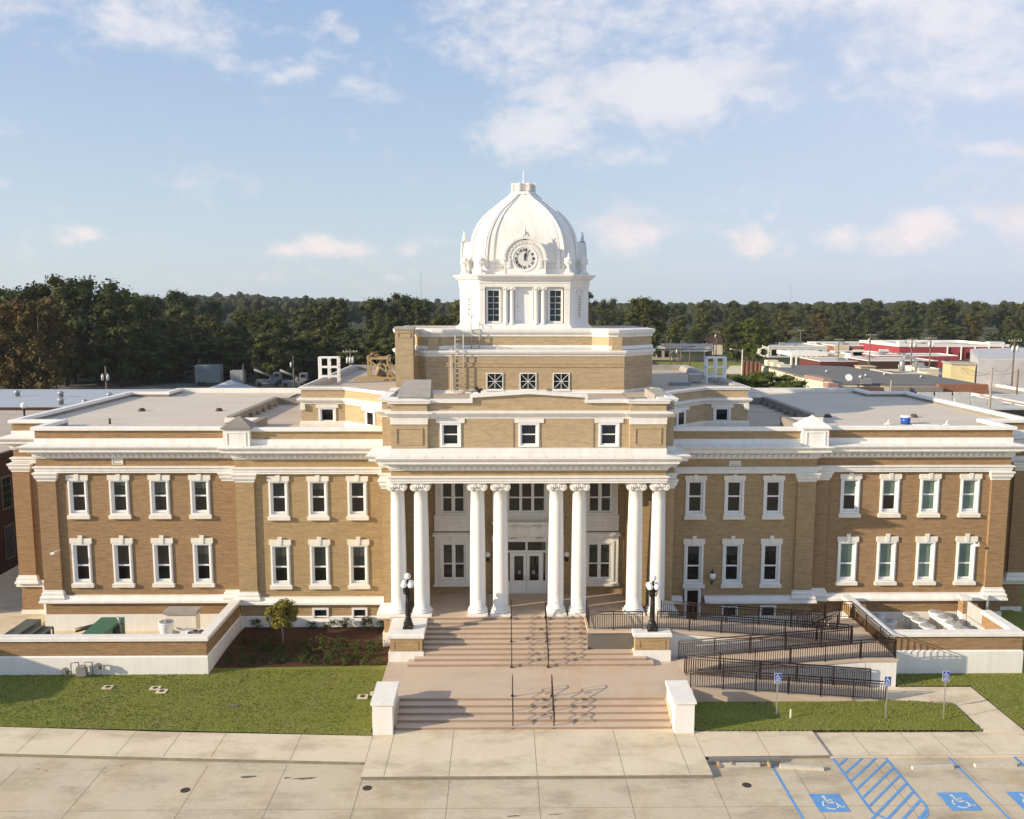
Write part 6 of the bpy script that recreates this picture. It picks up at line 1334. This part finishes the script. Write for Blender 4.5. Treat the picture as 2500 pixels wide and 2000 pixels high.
tag(MB().box(62.6,64.6,104.4,105.6,4.95,5.9).ico((62.8,105,6.2),.45,2).build('rooftop_unit',GALV),'grey rooftop unit with round cowl right of the satellite dish','rooftop unit')
# old brick wall pieces
t=thing('buttressed_brick_wall','tall ruined orange brick wall with buttresses left of the grey-roofed store','wall',(52,146,0)); b=MB(); b.prism([(54.0,150),(57.2,147.2),(57.6,147.8),(54.4,150.8)],-.3,5.9)
for k in range(5): x=54.1+k*.78; y=149.8-k*.68; b.box(x-.15,x+.18,y-.4,y+.3,-.3,6.3-.15*k)
b.build('brick_wall',plain('old_red_brown_brick',(.20,.09,.055),.9,.3,2),t)
# near street row
t=bldg('black_awning_shop','silver-roofed shop with rounded black awning behind the right wing',66.5,79,78,96,3.6,plain('black_front',(.03,.03,.033),.5,.2,2),SILV,.2,cap=SILV)
for k in range(3): MB().box(69+k*2.6,71.3+k*2.6,84,84.3,3.6,4.6).build('roof_sign_board',SILV,t); MB().box(67+k*3,69.6+k*3,92,92.3,3.6,4.8).build('roof_sign_board',SILV,t)
for x in (67,78.5): MB().ycyl(x,3.6,77.2,78,.9,20).build('round_bracket',D.materials['black_front'],t)
t=bldg('red_storefront','dark red storefront with railing of white posts at the right edge',79.3,104,70,94,3.9,plain('dark_red_paint',(.20,.02,.022),.55,.2,2),SILV,.3,cap=STW)
b=MB(); 
for k in range(22): b.box(79.5+k*.8,79.62+k*.8,68.6,68.75,-.2,1.6)
b.build('white_posts',WW,t)
row('pale_parapet_store','flat grey store with broad white parapet beyond the red storefront',2405,2600,150,962,22,STW,ROOF2,.5)
t=thing('white_stucco_building','tall weathered white stucco building turned cornerwise at the right edge','building',(105,135,0)); G=[(91.5,119),(150,112),(165,180),(113,162)]
MB().prism(G,-.3,8.2).build('wall',STW,t); MB().prism([(92.5,121),(149,114),(163,178),(113.5,160)],8.2,8.4).build('roof',SILV,t)
MB().prism([(88.3,123),(92.4,121.6),(93.6,126),(89.4,128.5)],-.3,7.2).build('yellow_wing',YEL,t); MB().prism([(88.1,122.7),(92.5,121.2),(93.8,126.2),(89.2,128.8)],7.2,7.55).build('grey_coping',CAPST,t)
t=bldg('pink_shed','pale pinkish shed with curved ducts between the grey roof and the yellow wall',78.5,86.5,127,138,4.8,plain('pale_pink_stucco',(.48,.41,.38),.8,.15,1),SILV,.3,cap=CRM)
b=MB(); b.lathe(83.5,134,[(.6,5),(.6,6.7),(.35,7.3)],12); b.tube([(83.5,134,7.3),(83.6,134,8.0),(84.4,134,8.2),(85.8,133.5,7.8),(86.2,133.3,7.0),(86.2,133.3,4.8)],.28,8); b.build('duct',GALV,t)
t=row('white_back_shop','small white block behind the grey store roof at its right end',2250,2300,195,898,10,CRM,SILV,.3)
row('far_roofs','low pale roofs at the far right before the trees',2470,2600,290,866,20,CLN,SILV,.4)
tag(MB().box(77.2,80.4,140,143,5.0,5.4).box(77.0,80.6,139.8,143.2,5.4,5.6).build('tan_roof_hatch',BEI),'tan square roof frame at the back of the grey roof','roof hatch')
# brown storage of poles right
PR_=[(2127,896,812,220,1,'tall pole before the brick shop'),(2230,902,823,215,2,'pole with two orange cans left of the red building'),(2276,896,820,205,2,'pole with two grey cans before the red building'),(2352,928,889,175,0,'short leaning pole before the yellow wall'),(2432,1009,896,125,0,'pale pole in front of the white stucco building'),(2483,949,825,165,2,'tall pole with two white cans at the right edge'),(2497,942,900,150,0,'second pole at the right edge'),
 (1638,894,826,265,0,'thin pole left of the CLEANERS sign'),(1656,897,841,255,1,'dark pole with white cans before the cleaners shop'),(1663,895,830,262,0,'thin pole right of the dark pole with cans'),(1685,892,845,270,0,'short pole before the cleaners shop'),(1727,870,826,300,0,'pole before the red gable roof'),(1743,870,835,290,0,'pole above the right lattice frame'),(1749,868,806,310,1,'taller pole with one can behind the lattice frame'),
 (1955,857,803,330,0,'tallest crossarm pole before the far wood'),(1896,840,809,350,1,'far pole with white lamp left of the tallest pole'),(1937,912,874,205,0,'pale pole on the near edge of the grey roof'),(2184,980,927,150,0,'pale pole behind the right wing roof'),(2050,890,824,250,0,'pole left of the brick shop')]
for (px,base,top,d,tf,lb) in PR_: P_(px,base,top,d,lb,arm=top<830 and px not in(1638,1663),tf=tf,mat=POLEL if 'pale' in lb else POLE,grp='utility poles of the town')
def wr(a,b_,sag=1.2):
    (p0,t0,d0),(p1,t1,d1)=a,b_; w=wire((px2(p0,d0),d0-50.2,pz(t0,d0)),(px2(p1,d1),d1-50.2,pz(t1,d1)),sag,.028); wires.append(w)
for a,b_ in (((2050,826,250),(2127,815,220)),((2127,815,220),(2230,826,215)),((2230,826,215),(2276,823,205)),((2276,823,205),(2483,828,165)),((2127,818,220),(2276,830,205)),((2432,898,125),(2483,880,165)),((2352,893,175),(2432,905,125)),((2352,890,175),(2497,905,150)),((1656,842,255),(1749,808,310)),((1749,808,310),(1896,812,350)),((1896,812,350),(1955,806,330)),((1955,806,330),(2050,828,250)),((594,890,190),(717,872,190)),((717,870,190),(856,853,150)),((1600,830,262),(1749,812,310)),((2483,830,165),(2560,845,150))): wr(a,b_)
for w in wires: tag(w.build('power_line',BLK),'thin dark power line strung between the town poles','power line','power lines')
def cobra(px,top,d,dx,lab):
    x=px2(px,d); h=pz(top,d); y=d-50; t=thing('street_lamp',lab,'street lamp',(x,y,0),'cobra-head street lamps'); MB().tube([(x,y,-.2),(x,y,h)],.15,8,True,[.2,.12]).build('pole',CLN,t)
    MB().tube([(x,y,h-.8),(x+dx*.5,y,h-.2),(x+dx,y,h)],.07,6).build('arm',GALV,t); MB().ico((x+dx*1.1,y,h),.35,2,.45).build('lamp_head',WW,t)
cobra(1814,851,215,-2.6,'pale street lamp with long arm pointing left, behind the right flank'); cobra(1828,848,300,-.8,'short-armed street lamp among the trees'); 
x=px2(1921,225); t=thing('street_lamp','twin street lamp by the parking lot','street lamp',(x,175,0)); MB().tube([(x,175,-.2),(x,175,3.2)],.1).tube([(x-1.2,175,3.0),(x+1.6,175,2.6)],.06).build('post',GALV,t); MB().ico((x-1.3,175,3.0),.3,2).build('globe',GLOBE,t)
t=thing('house','small house with red-brown gabled roof beyond the cleaners shop','house',(76,275,0)); x0,x1=px2(1728,330),px2(1765,330)
MB().box(x0,x1,280,290,-.2,4.2).build('wall',CRM,t); b=MB(); b.quad((x0-.4,279.5,4.0),(x1+.4,279.5,4.0),(x1+.4,285,7.0),(x0-.4,285,7.0)); b.quad((x0-.4,290.5,4.0),(x0-.4,285,7.0),(x1+.4,285,7.0),(x1+.4,290.5,4.0)); b.quad((x0,279.6,4.0),(x0,285,6.9),(x0,290,4.0)); b.build('roof',BR_R,t)
# radio masts
for px,top,d,lb in ((1030,664,900,'left of the dome'),(1927,694,1100,'right of the dome')):
    x=px2(px,d); tag(MB().tube([(x,d-50,0),(x,d-50,pz(top,d))],.28,4).build('radio_mast',plain('mast_grey',(.3,.3,.32),.6) if 'mast_grey' not in D.materials else D.materials['mast_grey']),'thin radio mast rising above the horizon '+lb,'radio mast')
# ================= TREES
def rough_core(b,c,r,rn):
    me=ICO[2]; k=len(b.v)
    for v in me[0]: q=r*rn.uniform(.72,1.12); b.v.append((c[0]+v[0]*q,c[1]+v[1]*q,c[2]+v[2]*q*.85))
    for f_ in me[1]: b.f.append(tuple(k+i for i in f_)); b.sm.append(False)
def tree_mesh(seed,h,w,mats,n_blob=26,nper=95,leaf=.34,low=.10):
    rn=random.Random(seed); bl=[]
    for i in range(n_blob):
        u=(i+rn.random())/n_blob; z=h*(low+(.95-low)*u); rad=w*.5*math.sin(PI*(.16+.80*(u*.92)))**.75*(1-.25*(1-u))
        a=rn.uniform(0,2*PI); q=rad*math.sqrt(rn.random())*.95; bl.append((q*math.cos(a),q*math.sin(a),z,w*rn.uniform(.08,.17)))
    b=leafcloud(bl,nper,leaf,rn)
    for (x,y,z,r) in bl: rough_core(b,(x,y,z),r*.55,rn)
    return b.mesh('crown',None), bl
def trunk_mesh(seed,h,w):
    rn=random.Random(seed); b=MB(); b.tube([(0,0,-.3),(.1,0,h*.3),(0,.1,h*.6),(.1,0,h*.85)],.3,8,True,[h*.022,h*.017,h*.011,h*.004])
    for k in range(7): a=rn.uniform(0,6.3); z=h*rn.uniform(.25,.6); L_=w*rn.uniform(.25,.42); b.tube([(0,0,z),(L_*.5*math.cos(a),L_*.5*math.sin(a),z+h*.1),(L_*math.cos(a),L_*math.sin(a),z+h*.18)],.1,5,True,[h*.009,h*.006,h*.002])
    return b.mesh('trunk',BARK)
VAR=[]
for v in range(7):
    w=.62+.07*(v%3); cm_,_=tree_mesh(100+v,20,20*w,None,64,85,.27); VAR.append((cm_,trunk_mesh(v,20,20*w)))
MATV={}
def crown_for(v,mat):
    k=(v,mat.name)
    if k not in MATV: me=VAR[v][0].copy(); me.materials.clear(); me.materials.append(mat); MATV[k]=me
    return MATV[k]
rt_=random.Random(99)
def tree(x,y,h,v,mat,lab,grp,wide=1.,z=-.3,nm='broadleaf_tree'):
    t=D.objects.new(nm,None); COL.objects.link(t); t.location=(x,y,z); s=h/20.3; t.scale=(s*wide,s*wide,s); t.rotation_euler=(0,0,rt_.uniform(0,6.28)); tag(t,lab,'tree',grp)
    c=D.objects.new('crown',crown_for(v,mat)); COL.objects.link(c); c.parent=t; c=D.objects.new('trunk',VAR[v][1]); COL.objects.link(c); c.parent=t; return t
def prof(pts,px):
    for i in range(len(pts)-1):
        if pts[i][0]<=px<=pts[i+1][0]: u=(px-pts[i][0])/(pts[i+1][0]-pts[i][0]); return pts[i][1]*(1-u)+pts[i+1][1]*u
    return pts[0][1] if px<pts[0][0] else pts[-1][1]
def trow(px0,px1,step,d,tops,mats,lab,grp,jit=1,wide=1.,dj=8,tj=10):
    px=px0
    while px<=px1:
        dd=d+rt_.uniform(-dj,dj); top=prof(tops,px)+rt_.uniform(-tj*.4,tj); h=pz(top,dd)+.3; tree(px2(px+rt_.uniform(-step*.25,step*.25),dd),dd-50,h,rt_.randrange(7),rt_.choice(mats),lab,grp,wide*min(1.75,max(1.1,16/h*1.1)))
        px+=step*rt_.uniform(.8,1.2)
# left wood
gL='trees of the wood behind the left wing'
for px,top,d,mat,wd,lb in [(-60,730,190,LFO,1.2,'orange-tinted autumn tree at the left picture edge'),(25,722,183,LFO,1.15,'orange-tinted autumn tree, second from the left edge'),(105,722,180,LFO,1.05,'bright orange-green autumn tree below the tallest crown'),(165,668,205,LF,1.0,'tallest dark tree of the left wood'),(90,688,210,LF,1.1,'dark tree just left of the tallest tree'),(245,676,207,LF,1.05,'dark tree just right of the tallest tree'),(300,700,204,LF,1.0,'dark tree at the right shoulder of the tallest clump'),(20,700,220,LF,1.1,'dark tree behind the orange autumn trees'),(-60,700,220,LF,1.2,'dark tree leaving the picture at its left edge'),(350,716,225,LF2,1.0,'olive tree beside the tallest clump')]:
    dd=d; h=pz(top,dd)+.3; tree(px2(px,dd),dd-50,h,rt_.randrange(7),mat,lb,gL,wd)
tl=[(0,735),(350,750),(450,775),(560,790),(650,760),(760,790),(900,790),(1100,800)]
trow(200,1120,80,218,[(0,800),(1200,815)],[LF,LF,LF2],'dark understorey tree at the foot of the wood behind the left wing',gL+', foot',tj=14,wide=1.15)
trow(330,1120,88,232,tl,[LF2,LF,LF2],'green broadleaf tree in the front of the wood behind the left wing',gL+', front')
trow(-80,1120,84,250,[(0,720),(330,735),(420,735),(500,760),(620,745),(760,765),(1120,765)],[LF,LF2],'green broadleaf tree in the middle of the wood behind the left wing',gL+', middle')
trow(300,1120,66,330,[(300,712),(350,706),(400,728),(440,706),(490,712),(530,742),(700,750),(840,722),(880,708),(915,728),(975,712),(1010,722),(1120,732)],[LF,LF,LF2],'dark tree rising at the back of the wood behind the left wing',gL+', back',dj=6,tj=5)
gR='trees of the wood behind the town'
for px,top,d,mat,wd,lb in [(1800,782,290,LF,1.15,'tall dark green tree left of the pair behind the street lamp'),(1842,772,285,LFY,1.25,'tall bright green tree right of the pair behind the street lamp'),(1690,806,320,LF2,.9,'rounded olive tree behind the CLEANERS sign'),(1640,790,330,LF2,.8,'olive tree left of the CLEANERS sign'),(1568,722,290,LF2,1.3,'tan-green tree just right of the dome')]:
    tree(px2(px,d),d-50,pz(top,d)+.3,rt_.randrange(7),mat,lb,gR,wd)
trow(1440,1900,68,335,[(1440,790),(1700,800),(1900,790)],[LF,LF2,LF],'green broadleaf tree at the foot of the wood right of the dome',gR+', foot')
trow(1900,2560,66,385,[(1900,790),(2500,800)],[LF,LF2,LF,LFY],'green broadleaf tree in the front row behind the town roofs',gR+', front',wide=1.1)
trow(1430,2560,66,430,[(1430,735),(1500,752),(1600,748),(1700,765),(1800,755),(2000,760),(2560,765)],[LF,LF2,LF2,LFO],'green broadleaf tree in the middle of the wood behind the town',gR+', middle')
trow(1430,2560,56,520,[(1430,708),(1470,716),(1530,738),(1600,728),(1650,742),(1720,730),(1800,728),(1900,736),(2100,734),(2250,724),(2330,722),(2400,734),(2560,738)],[LF,LF,LF2],'dark tree at the back of the wood behind the town',gR+', back',dj=15,tj=5)
# near trees on the street right of the flank
for px,top,d,wd,lb in [(1835,914,150,1.1,'second from the left of the round street trees behind the right flank'),(1925,912,150,1.1,'second from the right of the round street trees behind the right flank'),(1795,912,140,1.0,'leftmost of the five round street trees behind the right flank'),(1880,903,145,1.05,'tallest of the five round street trees behind the right flank'),(1955,926,138,1.0,'rightmost of the five round street trees behind the right flank')]:
    h=pz(top,d)+.3; tree(px2(px,d),d-50,h,rt_.randrange(7),LFY,lb,'round street trees behind the right flank',wd*1.85)
tree(px2(1760,160),112,6.5,2,LF2,'olive scrub tree behind the right lattice frame','scrub by the street',1.3); tree(px2(1600,190),140,5.5,3,LF2,'low scrub tree beside the drum at its right','scrub by the street',1.1)
# far wooded land (one mass)
b=MB(); rn=random.Random(77)
def far(px0,px1,d0,d1,n,zt,r0,r1):
    for _ in range(n):
        d=rn.uniform(d0,d1); px=rn.uniform(px0,px1); x=px2(px,d); r=rn.uniform(r0,r1)*(d/700)**.5; z=zt(px,d)-r*rn.uniform(.6,1.3)
        for k in range(4): rough_core(b,(x+rn.gauss(0,r*.6),d-50+rn.gauss(0,r*.5),z+rn.gauss(0,r*.3)),r*rn.uniform(.35,.7),rn)
rg=[(-200,722),(330,730),(480,722),(560,718),(640,721),(760,727),(900,733),(1200,737),(1500,739),(2000,738),(2700,738)]
ridge=lambda px,d:pz(prof(rg,px)+ (1500-min(d,1500))/1500*12,d)
far(-300,2800,560,1500,1500,ridge,5,9); 
tag(b.build('far_woodland',LFP),'far wooded land reaching the horizon','woodland',kind='stuff')
def hill(d0,d1,fz,nm):
    b=MB(); n=60
    for j in range(5):
        d=d0+(d1-d0)*j/4
        for i in range(n+1): px=-500+3600*i/n; b.v.append((px2(px,d),d-50,fz(px,d,j/4)))
    for j in range(4):
        for i in range(n): a=j*(n+1)+i; b.f.append((a,a+1,a+n+2,a+n+1)); b.sm.append(True)
    struct(b.build(nm,LFP))
hill(700,3200,lambda px,d,u:-.3+(pz(prof(rg,px)+1.2,d)*1.0-4)*min(1,u*1.3)**.8,'hills')
# haze
if 1:
    hz=MB().box(-3500,3500,-80,3600,-6,95).build('haze',None); hm=D.materials.new('haze_air'); hm.use_nodes=True; hn=hm.node_tree.nodes; hn.clear(); o=hn.new('ShaderNodeOutputMaterial'); pv=hn.new('ShaderNodeVolumePrincipled'); pv.inputs['Color'].default_value=(.80,.86,.95,1); pv.inputs['Density'].default_value=.00009; pv.inputs['Anisotropy'].default_value=.2; hm.node_tree.links.new(pv.outputs[0],o.inputs['Volume']); hz.data.materials.append(hm); tag(hz,'thin summer haze fading the far woods','haze',kind='stuff')
